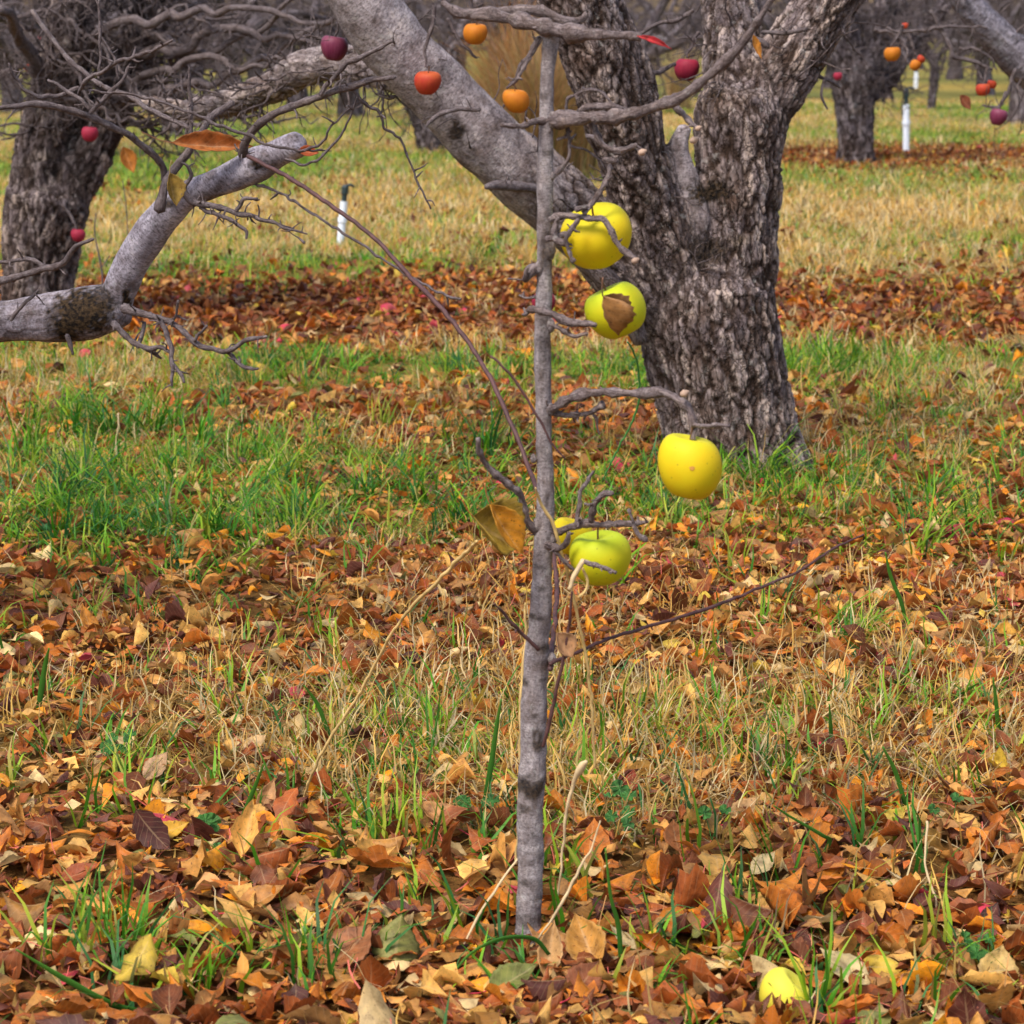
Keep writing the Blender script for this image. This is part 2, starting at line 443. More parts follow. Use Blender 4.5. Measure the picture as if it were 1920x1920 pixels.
def simple(name, col, rough=.6, spec=.3, var=.25, sc=40, bump=0):
    t = NT(name); co = t.n('ShaderNodeTexCoord').outputs['Object']
    f = t.noise(co, sc, 4)
    a = tuple(max(0, x * (1 - var)) for x in col); b = tuple(min(1, x * (1 + var)) for x in col)
    if bump: t.bump(f, .6, bump)
    return t.done(t.ramp(f, [(.3, a), (.7, b)]), rough, spec)
M['red_twig'] = simple('red_shoot', (.085, .038, .034), .55, .3, .4, 60)
M['pipe'] = simple('white_pipe', (.72, .76, .82), .4, .4, .08)
M['black'] = simple('black_plastic', (.02, .035, .035), .45, .4)
M['bud'] = simple('pale_bud', (.42, .28, .20), .7, .2)
M['stem'] = simple('apple_stem', (.12, .06, .03), .7, .2)
M['straw_stalk'] = simple('straw_stalk', (.62, .42, .16), .6, .2, .3, 30)
M['straw_pale'] = simple('straw_pale', (.60, .44, .24), .6, .2, .25, 30)

def leaf_mat(name, trans=.25):
    t = NT(name); col = t.attr('col').outputs['Color']; uv = t.n('ShaderNodeUVMap').outputs[0]
    sp = t.n('ShaderNodeSeparateXYZ'); t.l(uv, sp)
    u, v = sp.outputs[0], sp.outputs[1]
    av = t.math('ABSOLUTE', v)
    mid = t.math('LESS_THAN', av, .055)
    sv = t.math('FRACT', t.math('MULTIPLY', t.math('SUBTRACT', u, t.math('MULTIPLY', av, .22)), 8.0))
    side = t.math('MULTIPLY', t.math('LESS_THAN', sv, .12), .35)
    vein = t.math('MAXIMUM', t.math('MULTIPLY', mid, .7), side)
    geo = t.n('ShaderNodeNewGeometry').outputs['Position']
    mot = t.noise(geo, 70, 4, .6)
    c1 = t.mix(1.0, col, t.ramp(mot, [(.3, (.55, .5, .45)), (.5, (1, 1, 1)), (.72, (1.35, 1.3, 1.2))]), 'MULTIPLY')
    c2 = t.mix(t.math('MULTIPLY', vein, .6), c1, t.mix(.5, c1, (.75, .5, .25)))
    spt = t.ramp(t.noise(geo, 230, 3, .6), [(.62, (0, 0, 0)), (.68, (1, 1, 1))]); c2 = t.mix(t.math('MULTIPLY', spt, .65), c2, (.07, .03, .015))
    t.bump(t.math('ADD', t.math('MULTIPLY', vein, -.6), mot), .5, .0015)
    t.done(c2, .55, .3)
    tr = t.n('ShaderNodeBsdfTranslucent'); t.l(c2, tr.inputs[0])
    mx = t.n('ShaderNodeMixShader'); mx.inputs[0].default_value = trans
    t.l(t.b, mx.inputs[1]); t.l(tr, mx.inputs[2]); t.l(mx, t.out)
    return t.m
M['leaf'] = leaf_mat('dead_leaf')
def grass_mat():
    t = NT('grass_blade'); col = t.attr('col').outputs['Color']
    t.done(col, .5, .3)
    tr = t.n('ShaderNodeBsdfTranslucent'); t.l(col, tr.inputs[0])
    mx = t.n('ShaderNodeMixShader'); mx.inputs[0].default_value = .42
    t.l(t.b, mx.inputs[1]); t.l(tr, mx.inputs[2]); t.l(mx, t.out)
    return t.m
M['grass'] = grass_mat()
def ground_mat():
    t = NT('orchard_soil'); col = t.attr('col').outputs['Color']; geo = t.n('ShaderNodeNewGeometry').outputs['Position']
    a = t.noise(geo, 60, 6, .7); b = t.noise(geo, 9, 3)
    c = t.mix(1., col, t.ramp(a, [(.25, (.25, .22, .2)), (.5, (.9, .9, .9)), (.75, (1.7, 1.6, 1.4))]), 'MULTIPLY')
    c = t.mix(.5, c, t.mix(1., c, t.ramp(b, [(.3, (.6, .6, .6)), (.7, (1.3, 1.25, 1.2))]), 'MULTIPLY'))
    t.bump(a, 1., .02)
    return t.done(c, .95, .05)
M['ground'] = ground_mat()

def apple_mat(name, base, blush, top, bf=.5, spots=.0, streak=0., top_ext=.02, gloss=.62):
    t = NT(name); co = t.n('ShaderNodeTexCoord').outputs['Object']
    sp = t.n('ShaderNodeSeparateXYZ'); t.l(co, sp)
    n = t.noise(co, 28, 4, .6)
    c = t.mix(t.math('MULTIPLY', t.ramp(n, [(.5 - bf * .3, (0, 0, 0)), (.5 + .22, (1, 1, 1))]), bf), base, blush)
    if streak:
        an = t.n('ShaderNodeMath', operation='ARCTAN2'); t.l(sp.outputs[1], an.inputs[0]); t.l(sp.outputs[0], an.inputs[1])
        cb = t.n('ShaderNodeCombineXYZ'); t.l(t.math('MULTIPLY', an.outputs[0], 5.), cb.inputs[0]); t.l(t.math('MULTIPLY', sp.outputs[2], 14.), cb.inputs[1])
        s_ = t.noise(cb.outputs[0], 1.6, 3)
        c = t.mix(t.math('MULTIPLY', t.ramp(s_, [(.4, (0, 0, 0)), (.6, (1, 1, 1))]), streak), c, blush)
    # greener shoulder round the stalk
    tz = t.math('MULTIPLY', t.math('SUBTRACT', sp.outputs[2], top_ext), 45., True)
    tn = t.math('MULTIPLY', tz, t.math('ADD', t.math('MULTIPLY', n, .9), .25), True)
    c = t.mix(tn, c, top)
    if spots:
        v = t.n('ShaderNodeTexVoronoi'); v.inputs['Scale'].default_value = 105; t.l(co, v.inputs['Vector'])
        c = t.mix(t.math('MULTIPLY', t.math('LESS_THAN', v.outputs[0], .13), spots), c, tuple(min(1, x * .5 + .01) for x in base))
        rus = t.ramp(t.noise(co, 55, 5, .75), [(.66, (0, 0, 0)), (.72, (1, 1, 1))]); c = t.mix(t.math('MULTIPLY', rus, spots * .8), c, (.30, .15, .03))
    t.bump(t.noise(co, 300, 2), .12, .001)
    return t.done(c, gloss, .22)
M['ap_yellow'] = apple_mat('golden_apple', (.68, .53, .008), (.72, .46, .006), (.42, .50, .02), .8, .6)
M['ap_green'] = apple_mat('greenish_golden_apple', (.50, .52, .010), (.66, .54, .010), (.32, .46, .02), .8, .6, top_ext=.01)
M['ap_pale'] = apple_mat('pale_windfall_apple', (.74, .66, .06), (.76, .56, .04), (.7, .75, .2), .5, .1)
M['ap_red'] = apple_mat('red_orange_apple', (.40, .030, .018), (.46, .09, .02), (.50, .14, .03), .5, .2, .15, .012)
M['ap_orange'] = apple_mat('russet_orange_apple', (.55, .19, .012), (.42, .10, .01), (.50, .22, .02), .7, .4, .12, .02)
M['ap_crimson'] = apple_mat('crimson_apple', (.24, .012, .035), (.36, .03, .05), (.3, .05, .05), .5, .15, .3, .02)
M['ap_purple'] = apple_mat('dark_plum_red_apple', (.13, .012, .04), (.22, .05, .09), (.24, .08, .11), .5, .15, .4, .01, .5)
M['ap_pink'] = apple_mat('pinkish_red_windfall', (.52, .035, .07), (.42, .05, .05), (.55, .15, .1), .5, .1, .3)
M['bruise'] = simple('apple_bruise', (.55, .26, .05), .6, .2, .3, 200)

# ------------------------------------------------------------------ ground
def band(table, D):
    ys = np.array([a for a, *_ in table], float); dd = np.array([D_of(y) for y in ys]); o = np.argsort(dd)
    vals = np.array([b for _, b in table], float)
    return np.interp(D, dd[o], vals[o])
LEAF_T = [(2100, 1500), (1900, 1500), (1600, 1450), (1500, 950), (1350, 850), (1250, 1300), (1080, 1300), (1030, 950), (950, 700), (880, 650), (800, 900), (755, 500), (725, 150), (665, 150), (645, 800), (570, 900), (545, 700), (515, 120), (440, 40), (350, 20), (250, 10), (200, 6)]
GREEN_T = [(2100, 600), (1900, 650), (1800, 650), (1700, 250), (1600, 250), (1500, 500), (1350, 650), (1250, 350), (1100, 300), (1060, 700), (1030, 1900), (960, 2400), (860, 1900), (800, 1100), (750, 2000), (665, 2200), (640, 200), (560, 60), (530, 300), (490, 1100), (440, 500), (380, 500), (340, 1100), (300, 900), (240, 900), (200, 500)]
STRAW_T = [(2100, 250), (1900, 260), (1700, 500), (1600, 1500), (1500, 4600), (1340, 4600), (1260, 1900), (1150, 1200), (1040, 900), (900, 900), (790, 1200), (740, 2600), (665, 2700), (640, 250), (560, 150), (530, 700), (490, 1500), (430, 2200), (380, 2100), (330, 1100), (240, 1000), (200, 700)]
def dens(T, x, D, seed):
    f = band(T, D + .35 * (D / 8) * n2(x, D, .6, seed + 90) + 0.12 * (D / 4) * n2(x, D, 2.0, seed + 91))
    return f
def pxx(x, D):                # photo column of a ground point
    return 960 + x / (D / math.cos(TH)) * FPX * math.cos(TH)

yl = np.concatenate([np.linspace(-8, 2, 24)[:-1], np.arange(2, 14, .06), 14 * 1.035 ** np.arange(0, 105)])
xs_ = np.arange(-3.6, 3.61, .07); ex = 3.6 + 1.2 ** np.arange(0, 33) - 1 + .1
xl = np.concatenate([-ex[::-1], xs_, ex])
X, Y = np.meshgrid(xl, yl); X = X.ravel(); Y = Y.ravel()
Z = gz(X, Y)
Yc = np.maximum(Y, 2.3)
lf = band(LEAF_T, Yc); gr = band(GREEN_T, Yc); st = band(STRAW_T, Yc)
# right-hand litter strip under the third row
lf = lf + 900 * np.exp(-((Y - 21.8) / 1.6) ** 2) * (X > .8)
tot = lf * 1.6 + gr * .6 + st * .6 + 1
gc = (np.outer(lf * 1.6 / tot, (.17, .065, .022)) + np.outer(gr * .6 / tot, (.16, .17, .028)) + np.outer(st * .6 / tot, (.42, .26, .07)))
far = np.clip((Y - 26) / 12, 0, 1)[:, None]
patch = n2(X, Y, .22, 71, 3)[:, None]
gc = gc * (1 - far) + far * (np.array([.26, .22, .06]) + patch * np.array([.20, .08, .01]))
gc = np.clip(gc * (1 + .25 * n2(X, Y, 1.3, 72)[:, None]), 0.01, .8)
ny, nx = len(yl), len(xl)
ii = (np.arange(ny - 1)[:, None] * nx + np.arange(nx - 1)[None]).ravel()
F = np.stack([ii, ii + 1, ii + nx + 1, ii + nx], -1)
g = link('ground', mesh_np('ground', np.stack([X, Y, Z], -1), F, cols=gc), M['ground']); tag(g, 'orchard floor of brown soil and thatch under the leaves and grass', 'ground', kind='structure')

# far hillside closing the view beyond the orchard
th = np.linspace(-1.2, 1.2, 90); hh = np.linspace(0, 1, 14)
TT, HH = np.meshgrid(th, hh); TT = TT.ravel(); HH = HH.ravel()
rad_ = 330 + 260 * HH
HX = np.sin(TT) * rad_; HY = np.cos(TT) * rad_
HZ = -2 + (95 * HH ** .8) * (1 + .25 * n2(TT * 5, HH, 1, 81, 3)) + 3 * n2(HX, HY, .03, 82, 3)
ii = (np.arange(13)[:, None] * 90 + np.arange(89)[None]).ravel()
tH = NT('hill_scrub'); gp = tH.n('ShaderNodeNewGeometry').outputs['Position']
tH.done(tH.ramp(tH.noise(gp, .12, 6, .7), [(.3, (.045, .036, .032)), (.5, (.11, .08, .05)), (.7, (.22, .14, .06))]), .95, .05)
hl = link('hillside', mesh_np('hillside', np.stack([HX, HY, HZ], -1), np.stack([ii, ii + 90, ii + 91, ii + 1], -1)), tH.m)
tag(hl, 'dull grey brown scrubby hillside beyond the orchard', 'hill', kind='structure')

def scatter(d0, d1, rho, margin=1.5):
    """candidate points in the ground wedge seen by the camera plus a margin to each side"""
    area = .235 * (d1 ** 2 - d0 ** 2) + 2 * margin * (d1 - d0)
    if d1 <= 8: area = 2 * (.235 * d1 + margin) * (d1 - d0)
    n = int(area * rho)
    y = np.sqrt(R.uniform(d0 ** 2, d1 ** 2, n)) if d1 > 8 else R.uniform(d0, d1, n)
    hw = .235 * y + margin
    # keep density uniform: accept against half width
    if d1 > 8:
        x = R.uniform(-1, 1, n) * hw
    else:
        k = R.random(n) < hw / hw.max(); y = y[k]; x = R.uniform(-1, 1, k.sum()) * hw[k]
    k = (np.abs(x) < .235 * y + .35) | (R.random(len(x)) < .55)
    return x[k], y[k]

# ---- fallen leaves
PAL = np.array([(.46, .135, .016), (.64, .21, .015), (.36, .090, .017), (.66, .36, .085), (.20, .058, .018), (.54, .25, .055), (.76, .29, .012), (.13, .038, .024), (.66, .46, .20), (.42, .20, .060)])
PALW = np.array([.17, .08, .21, .12, .18, .11, .035, .09, .07, .12]); PALW /= PALW.sum()
def leaves(x, y, z, L, nu, nv, tilt, cols, petiole=False, curl=1.):
    n = len(x)
    u = np.linspace(0, 1, nu)[None, :, None]; v = np.linspace(-1, 1, nv)[None, None, :]
    asp = R.uniform(.20, .36, n)[:, None, None]
    wd = asp * np.sin(np.pi * np.clip(1 - u, 0, 1) ** 1.25) ** .95
    wd = wd * (1 + .12 * np.sin(u * 9 + R.uniform(0, 6, n)[:, None, None]))
    if nu >= 9: wd = wd * (1 + .07 * np.where(np.arange(nu) % 2 == 0, 1, -1)[None, :, None])
    lx = (u - .5) + 0 * v + 0 * asp
    ly = v * wd
    fold = (R.normal(.25, 1.1, n) * curl)[:, None, None]; arch = (R.normal(0, .5, n) * curl)[:, None, None]
    tw = (R.normal(0, .5, n) * curl)[:, None, None]
    lz = fold * np.abs(v) ** 1.5 * wd * .75 + arch * (u - .5) ** 2 * 1.1 + tw * (u - .5) * v * wd
    # edges roll in as the fold deepens
    ly = ly * (1 - .35 * np.clip(np.abs(fold) * .5, 0, 1) * np.abs(v))
    wv = np.sin(u * 17 + np.sign(v) * 1.3 + R.uniform(0, 6, n)[:, None, None]) * np.abs(v) * R.uniform(0, .06, n)[:, None, None]
    lz = lz + wv
    Pn = np.stack(np.broadcast_arrays(lx, ly, lz), -1).reshape(n, -1, 3) * L[:, None, None]
    yaw = R.uniform(0, 2 * np.pi, n); pt = R.normal(0, 1, n) * tilt; rl = R.normal(0, 1, n) * tilt
    cy, sy, cp, sp, cr, sr = np.cos(yaw), np.sin(yaw), np.cos(pt), np.sin(pt), np.cos(rl), np.sin(rl)
    Rm = np.stack([np.stack([cy * cp, cy * sp * sr - sy * cr, cy * sp * cr + sy * sr], -1),
                   np.stack([sy * cp, sy * sp * sr + cy * cr, sy * sp * cr - cy * sr], -1),
                   np.stack([-sp, cp * sr, cp * cr], -1)], -2)
    W = np.einsum('nij,nkj->nki', Rm, Pn)
    low = W[:, :, 2].min(1)
    W[:, :, 0] += x[:, None]; W[:, :, 1] += y[:, None]; W[:, :, 2] += (z - low * .75)[:, None]
    K = nu * nv
    base = (np.arange(nu - 1)[:, None] * nv + np.arange(nv - 1)[None]).ravel()
    f = np.stack([base, base + 1, base + nv + 1, base + nv], -1)
    Fc = (f[None] + (np.arange(n) * K)[:, None, None]).reshape(-1, 4)
    cc = np.repeat(cols[:, None, :], K, 1)
    # dry margins a shade different from the middle
    ed = np.broadcast_to(np.abs(v) ** 2, (n, nu, nv)).reshape(n, K, 1) * R.normal(0, .25, n)[:, None, None]
    cc = np.clip(cc * (1 + ed), .01, .95)
    uv = np.stack(np.broadcast_arrays(u + 0 * v, v + 0 * u), -1).reshape(1, K, 2).repeat(n, 0)
    Vt = [W.reshape(-1, 3)]; Ft = [Fc]; Ct = [cc.reshape(-1, 3)]; Ut = [uv.reshape(-1, 2)]
    if petiole:
        sel = R.random(n) < .55; k = sel.sum()
        t = np.linspace(0, 1, 4)
        l = R.uniform(.3, .5, k); bend = R.normal(0, .25, k); up = R.normal(.1, .25, k)
        px_ = -.5 - t[None] * l[:, None]; py_ = bend[:, None] * t[None] ** 2; pz_ = up[:, None] * t[None] ** 1.5
        w_ = .010
        A = np.stack([px_, py_ - w_, pz_], -1); B = np.stack([px_, py_ + w_, pz_ + w_], -1)
        Q = np.stack([A, B], 2).reshape(k, 8, 3) * L[sel][:, None, None]
        Wq = np.einsum('nij,nkj->nki', Rm[sel], Q)
        Wq[:, :, 0] += x[sel][:, None]; Wq[:, :, 1] += y[sel][:, None]; Wq[:, :, 2] += (z - low * .75)[sel][:, None]
        off = len(Vt[0]); b2 = np.arange(3) * 2; f2 = np.stack([b2, b2 + 1, b2 + 3, b2 + 2], -1)
        Vt.append(Wq.reshape(-1, 3)); Ft.append((f2[None] + (np.arange(k) * 8)[:, None, None]).reshape(-1, 4) + off)
        pc = np.array([(.55, .06, .05), (.6, .3, .1), (.35, .08, .05), (.7, .12, .10)])[R.integers(0, 4, k)]
        Ct.append(np.repeat(pc[:, None], 8, 1).reshape(-1, 3)); Ut.append(np.full((k * 8, 2), .5))
    return np.vstack(Vt), np.vstack(Ft), np.vstack(Ct), np.vstack(Ut)

def leaf_cols(n, x, y):
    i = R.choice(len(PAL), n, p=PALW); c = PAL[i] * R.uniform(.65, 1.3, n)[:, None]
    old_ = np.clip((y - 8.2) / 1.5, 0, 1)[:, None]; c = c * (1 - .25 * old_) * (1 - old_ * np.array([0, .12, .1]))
    rng = R.random(n)
    c[rng < .006] = (.50, .05, .07)                 # pink red scraps
    c[(rng > .97)] = (.62, .42, .05)
    c[(rng > .985)] = (.20, .20, .05)               # still greenish
    return c
parts_v = []
def collect(lst, name, mat, label, cat, kind='stuff'):
    off = 0; Vs, Fs, Cs, Us = [], [], [], []
    for v, f, c, u in lst:
        Vs.append(v); Fs.append(f + off); Cs.append(c); Us.append(u); off += len(v)
    me = mesh_np(name, np.vstack(Vs), np.vstack(Fs), cols=np.vstack(Cs), uv=np.vstack(Us))
    return tag(link(name, me, mat), label, cat, kind=kind)
def leaf_batch(d0, d1, rho, nu, nv, Lr, tilt, pet, lay):
    x, y = scatter(d0, d1, rho)
    p = dens(LEAF_T, x, y, 1)
    p = p * (1 + .9 * np.clip(n2(x, y, 1.6, 12), -1, 1))
    px_ = pxx(x, y)
    p = p + 1400 * np.exp(-((y - 22.0 + .8 * n2(x, y, .5, 6)) / 1.7) ** 2) * (px_ > 1380)
    qa = P(1470, 1885, D_of(1885)); k = (R.random(len(x)) < p / rho) & (np.hypot(x - qa[0], y - qa[1] + .02) > .042)
    x, y = x[k], y[k]; n = len(x)
    L = R.uniform(*Lr, n)
    z = gz(x, y) + R.uniform(0, 1, n) ** 1.5 * lay + .002
    til = np.where(R.random(n) < .2, 2.6, 1.) * tilt
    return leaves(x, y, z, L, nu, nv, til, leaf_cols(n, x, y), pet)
LB = [leaf_batch(2.2, 3.35, 90, 11, 5, (.065, .092), .3, True, .03),
      leaf_batch(2.2, 4.1, 2100, 9, 5, (.034, .066), .15, True, .02),
      leaf_batch(4.1, 7.2, 1900, 7, 5, (.036, .066), .17, True, .022),
      leaf_batch(7.2, 12.5, 1300, 5, 3, (.045, .075), .25, False, .02),
      leaf_batch(2.2, 6.0, 1500, 3, 3, (.012, .030), .4, False, .035),
      leaf_batch(12.5, 26, 1400, 3, 3, (.055, .09), .4, False, .02)]
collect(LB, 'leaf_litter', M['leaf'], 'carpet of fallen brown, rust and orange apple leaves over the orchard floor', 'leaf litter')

# ---- grass
def blades(x, y, h, wdt, az, lean, c0, c1, ns=3, kink=.0, a0=None, lift=None):
    n = len(x)
    t = np.linspace(0, 1, ns + 1)[None]
    bend = lean[:, None] * t ** 1.7
    if a0 is not None: bend = bend + a0[:, None]
    ang = np.clip(bend, 0, 2.6)
    # integrate direction along the blade
    dt = h[:, None] / ns
    hor = np.concatenate([np.zeros((n, 1)), np.cumsum(np.sin((ang[:, 1:] + ang[:, :-1]) / 2) * dt, 1)], 1)
    ver = np.concatenate([np.zeros((n, 1)), np.cumsum(np.cos((ang[:, 1:] + ang[:, :-1]) / 2) * dt, 1)], 1)
    ver = np.maximum(ver, .004 * t)
    cx, cy = np.cos(az)[:, None], np.sin(az)[:, None]
    side = kink * np.sin(t * 5 + az[:, None] * 7) * h[:, None]
    px_ = x[:, None] + cx * hor - cy * side; py_ = y[:, None] + cy * hor + cx * side; pz_ = (gz(x, y) - .004 + (0 if lift is None else lift))[:, None] + ver
    wf = wdt[:, None] * (1 - t ** 2 * .93) * .5
    fa = az + np.pi / 2 + R.normal(0, .5, n)
    ox, oy = np.cos(fa)[:, None] * wf, np.sin(fa)[:, None] * wf
    V = np.stack([np.stack([px_ - ox, py_ - oy, pz_], -1), np.stack([px_ + ox, py_ + oy, pz_], -1)], 2)
    K = (ns + 1) * 2
    V = V.reshape(-1, 3)
    b = np.arange(ns) * 2; f = np.stack([b, b + 1, b + 3, b + 2], -1)
    Fc = (f[None] + (np.arange(n) * K)[:, None, None]).reshape(-1, 4)
    tt = np.repeat(t, 2, 1)[..., None]
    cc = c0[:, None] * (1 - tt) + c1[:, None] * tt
    return V, Fc, cc.reshape(-1, 3), np.zeros((n * K, 2))
GC = np.array([(.08, .31, .012), (.17, .42, .015), (.05, .23, .018), (.30, .48, .02), (.04, .19, .045), (.44, .50, .04)])
SC = np.array([(.76, .50, .16), (.80, .62, .30), (.66, .38, .08), (.72, .58, .32), (.55, .34, .11), (.76, .46, .10)])
def tufts(T, d0, d1, per, hr, wr, pal, seed, spread, dark=1., leanr=(.5, .5), thr=0., msc=1.5, ns=3, extra=None, tipmix=.08, feat=None, lay=0., lift=0.):
    mx = max(v for y_, v in T if d0 - 2 <= D_of(y_) <= d1 + 2) * 1.6 + 1 + (3200 if feat is not None else 0)
    x, y = scatter(d0, d1, mx / per)
    p = dens(T, x, y, seed) * np.clip(1 + 2.6 * n2(x, y, msc, seed) , .03, 2.4)
    if feat is not None: p = p + feat(x, y)
    if extra is not None: p = p * extra(x, y)
    if d1 > 15: p = p * (1 - .93 * np.exp(-((y - 22.0 + .8 * n2(x, y, .5, 6)) / 1.7) ** 4) * (pxx(x, y) > 1380))
    k = R.random(len(x)) < p / mx
    x, y = x[k], y[k]; m = len(x)
    cnt = per
    xx = np.repeat(x, cnt); yy = np.repeat(y, cnt); n = len(xx)
    sp = np.abs(R.normal(0, spread, n)); a0 = R.uniform(0, 2 * np.pi, n)
    xx = xx + sp * np.cos(a0); yy = yy + sp * np.sin(a0)
    taz = np.repeat(R.uniform(0, 2 * np.pi, m), cnt); tl = np.repeat(R.gamma(2, .28, m), cnt)
    th_ = np.repeat(R.uniform(.6, 1.3, m), cnt)
    az = np.where(R.random(n) < .62, taz + R.normal(0, .5, n), a0)
    lean = np.clip(tl + np.abs(R.normal(leanr[0], leanr[1], n)), .05, 2.5)
    h = R.uniform(*hr, n) * th_; wd = R.uniform(*wr, n)
    ci = np.repeat(R.integers(0, len(pal), m), cnt); ci = np.where(R.random(n) < .35, R.integers(0, len(pal), n), ci)
    c = pal[ci] * R.uniform(.65, 1.3, n)[:, None] * dark
    tipc = c * (1 - tipmix) + tipmix * np.array([.55, .42, .14])
    yel = R.random(n) < .06; tipc[yel] = (.62, .45, .14)
    a0_ = np.clip(np.repeat(R.gamma(2, lay / 2 + 1e-6, m), cnt) + R.normal(0, lay * .4 + 1e-6, n), 0, 1.5)
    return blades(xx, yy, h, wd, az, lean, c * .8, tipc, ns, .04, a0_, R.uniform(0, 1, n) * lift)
def blob(lst):
    L_ = [(P(a, b, D_of(b))[0], D_of(b), abs(P(a + ra, b, D_of(b))[0] - P(a, b, D_of(b))[0]), abs(D_of(b - rb) - D_of(b)), dn) for (a, b, ra, rb, dn) in lst]
    def f(x, y):
        s_ = 0
        for (cx, cy, rx, ry, dn) in L_: s_ = s_ + dn * np.exp(-((x - cx) / rx) ** 2 - ((y - cy) / ry) ** 2)
        return s_
    return f
fgreen = blob([(130, 1830, 120, 50, 3200), (350, 1840, 220, 45, 4200), (560, 1850, 120, 50, 2600), (900, 1830, 130, 40, 2600), (640, 1560, 130, 50, 2200), (240, 1440, 120, 50, 2200), (700, 1400, 160, 60, 2400), (1330, 1400, 140, 60, 600), (1330, 1760, 120, 50, 700),
               (150, 1300, 90, 60, 600), (1500, 1480, 120, 60, 500), (830, 1380, 110, 60, 500), (1800, 1380, 90, 60, 600), (1550, 1180, 120, 40, 1200), (1280, 1300, 120, 60, 600)])
fmid = blob([(400, 890, 320, 50, 3000), (120, 940, 120, 50, 2500), (1130, 960, 150, 60, 2500), (1520, 970, 120, 50, 2800), (1550, 680, 90, 25, 2500), (1600, 1170, 90, 30, 1500), (900, 830, 120, 40, 1500), (1500, 905, 80, 20, 2500)])
flong = blob([(420, 880, 180, 30, 4200), (150, 960, 130, 35, 3400), (640, 940, 150, 30, 2200), (120, 850, 90, 25, 1800), (240, 800, 170, 24, 2200), (900, 990, 120, 30, 1800), (1150, 960, 120, 35, 1600), (1440, 905, 90, 14, 4000), (1570, 690, 110, 22, 2600), (1700, 940, 130, 40, 900), (560, 1000, 200, 22, 1500), (1580, 1020, 120, 25, 1800), (1600, 1180, 100, 25, 1400), (900, 860, 90, 30, 1300), (1270, 1080, 100, 20, 900), (650, 700, 300, 20, 900)])
fstraw = blob([(1600, 1430, 300, 80, 4500), (560, 1440, 120, 60, 3200), (1250, 1380, 220, 70, 3000), (280, 1190, 120, 25, 3500), (1700, 830, 180, 60, 1800)])
rightside = lambda x, y: np.where(pxx(x, y) > 1450, .55, 1.0)
sside = lambda x, y: np.clip(.35 + (pxx(x, y) - 150) / 900, .3, 1.05)
lush = lambda x, y: np.where((y > 5.4) & (y < 7.6), 1.0, .9) * np.where(pxx(x, y) > 1500, .75, 1.)
GG = [tufts(GREEN_T, 2.2, 3.3, 6, (.05, .12), (.0040, .0075), GC, 21, .024, 1, (.35, .35), feat=fgreen, lay=.35, lift=.012),
      tufts(GREEN_T, 3.3, 5.2, 6, (.05, .11), (.0038, .0070), GC, 22, .024, 1, (.4, .4), feat=fgreen, lay=.5, lift=.012),
      tufts(GREEN_T, 5.2, 8.6, 12, (.05, .13), (.0032, .0062), GC, 23, .035, 1, (.8, .6), extra=lush, msc=1.5, feat=fmid, lay=.7, thr=.0),
      tufts(GREEN_T, 8.6, 14, 12, (.05, .11), (.0045, .0075), GC, 24, .05, 1.05, (.8, .6), msc=.9, lay=.6),
      tufts(GREEN_T, 14, 40, 8, (.05, .11), (.009, .014), GC, 25, .08, 1.05, (.6, .5), msc=.4, ns=2, tipmix=.35, lay=.4)]
GG.append(tufts([(2100, 0), (640, 0)], 4.4, 8.9, 26, (.10, .22), (.0042, .0072), GC[:5], 26, .035, .9, (1.2, .5), msc=1.5, feat=flong, lay=.7, tipmix=.03))
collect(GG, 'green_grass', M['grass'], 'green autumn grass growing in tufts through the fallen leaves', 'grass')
SS = [tufts(STRAW_T, 2.2, 3.3, 3, (.04, .11), (.0018, .0040), SC, 31, .04, 1, (.3, .5), tipmix=.0, feat=fstraw, lay=.9, lift=.022, extra=sside),
      tufts(STRAW_T, 3.3, 5.2, 5, (.03, .10), (.0018, .0040), SC, 32, .04, 1, (.3, .5), tipmix=.0, feat=fstraw, lay=.8, lift=.022, extra=sside),
      tufts(STRAW_T, 5.2, 8.6, 8, (.04, .12), (.002, .0042), SC, 33, .04, 1, (.6, .6), tipmix=.0, feat=fstraw, lay=.9, lift=.02),
      tufts(STRAW_T, 8.6, 14, 12, (.05, .13), (.0035, .007), SC, 34, .05, 1.05, (.8, .6), msc=.7, tipmix=.0, lay=.8, lift=.02),
      tufts(STRAW_T, 14, 40, 8, (.05, .13), (.008, .013), SC, 35, .09, 1.05, (.6, .5), msc=.4, ns=2, tipmix=.0, lay=.6)]
collect(SS, 'dry_grass', M['grass'], 'dry straw coloured grass bleached between the orchard rows', 'dry grass')

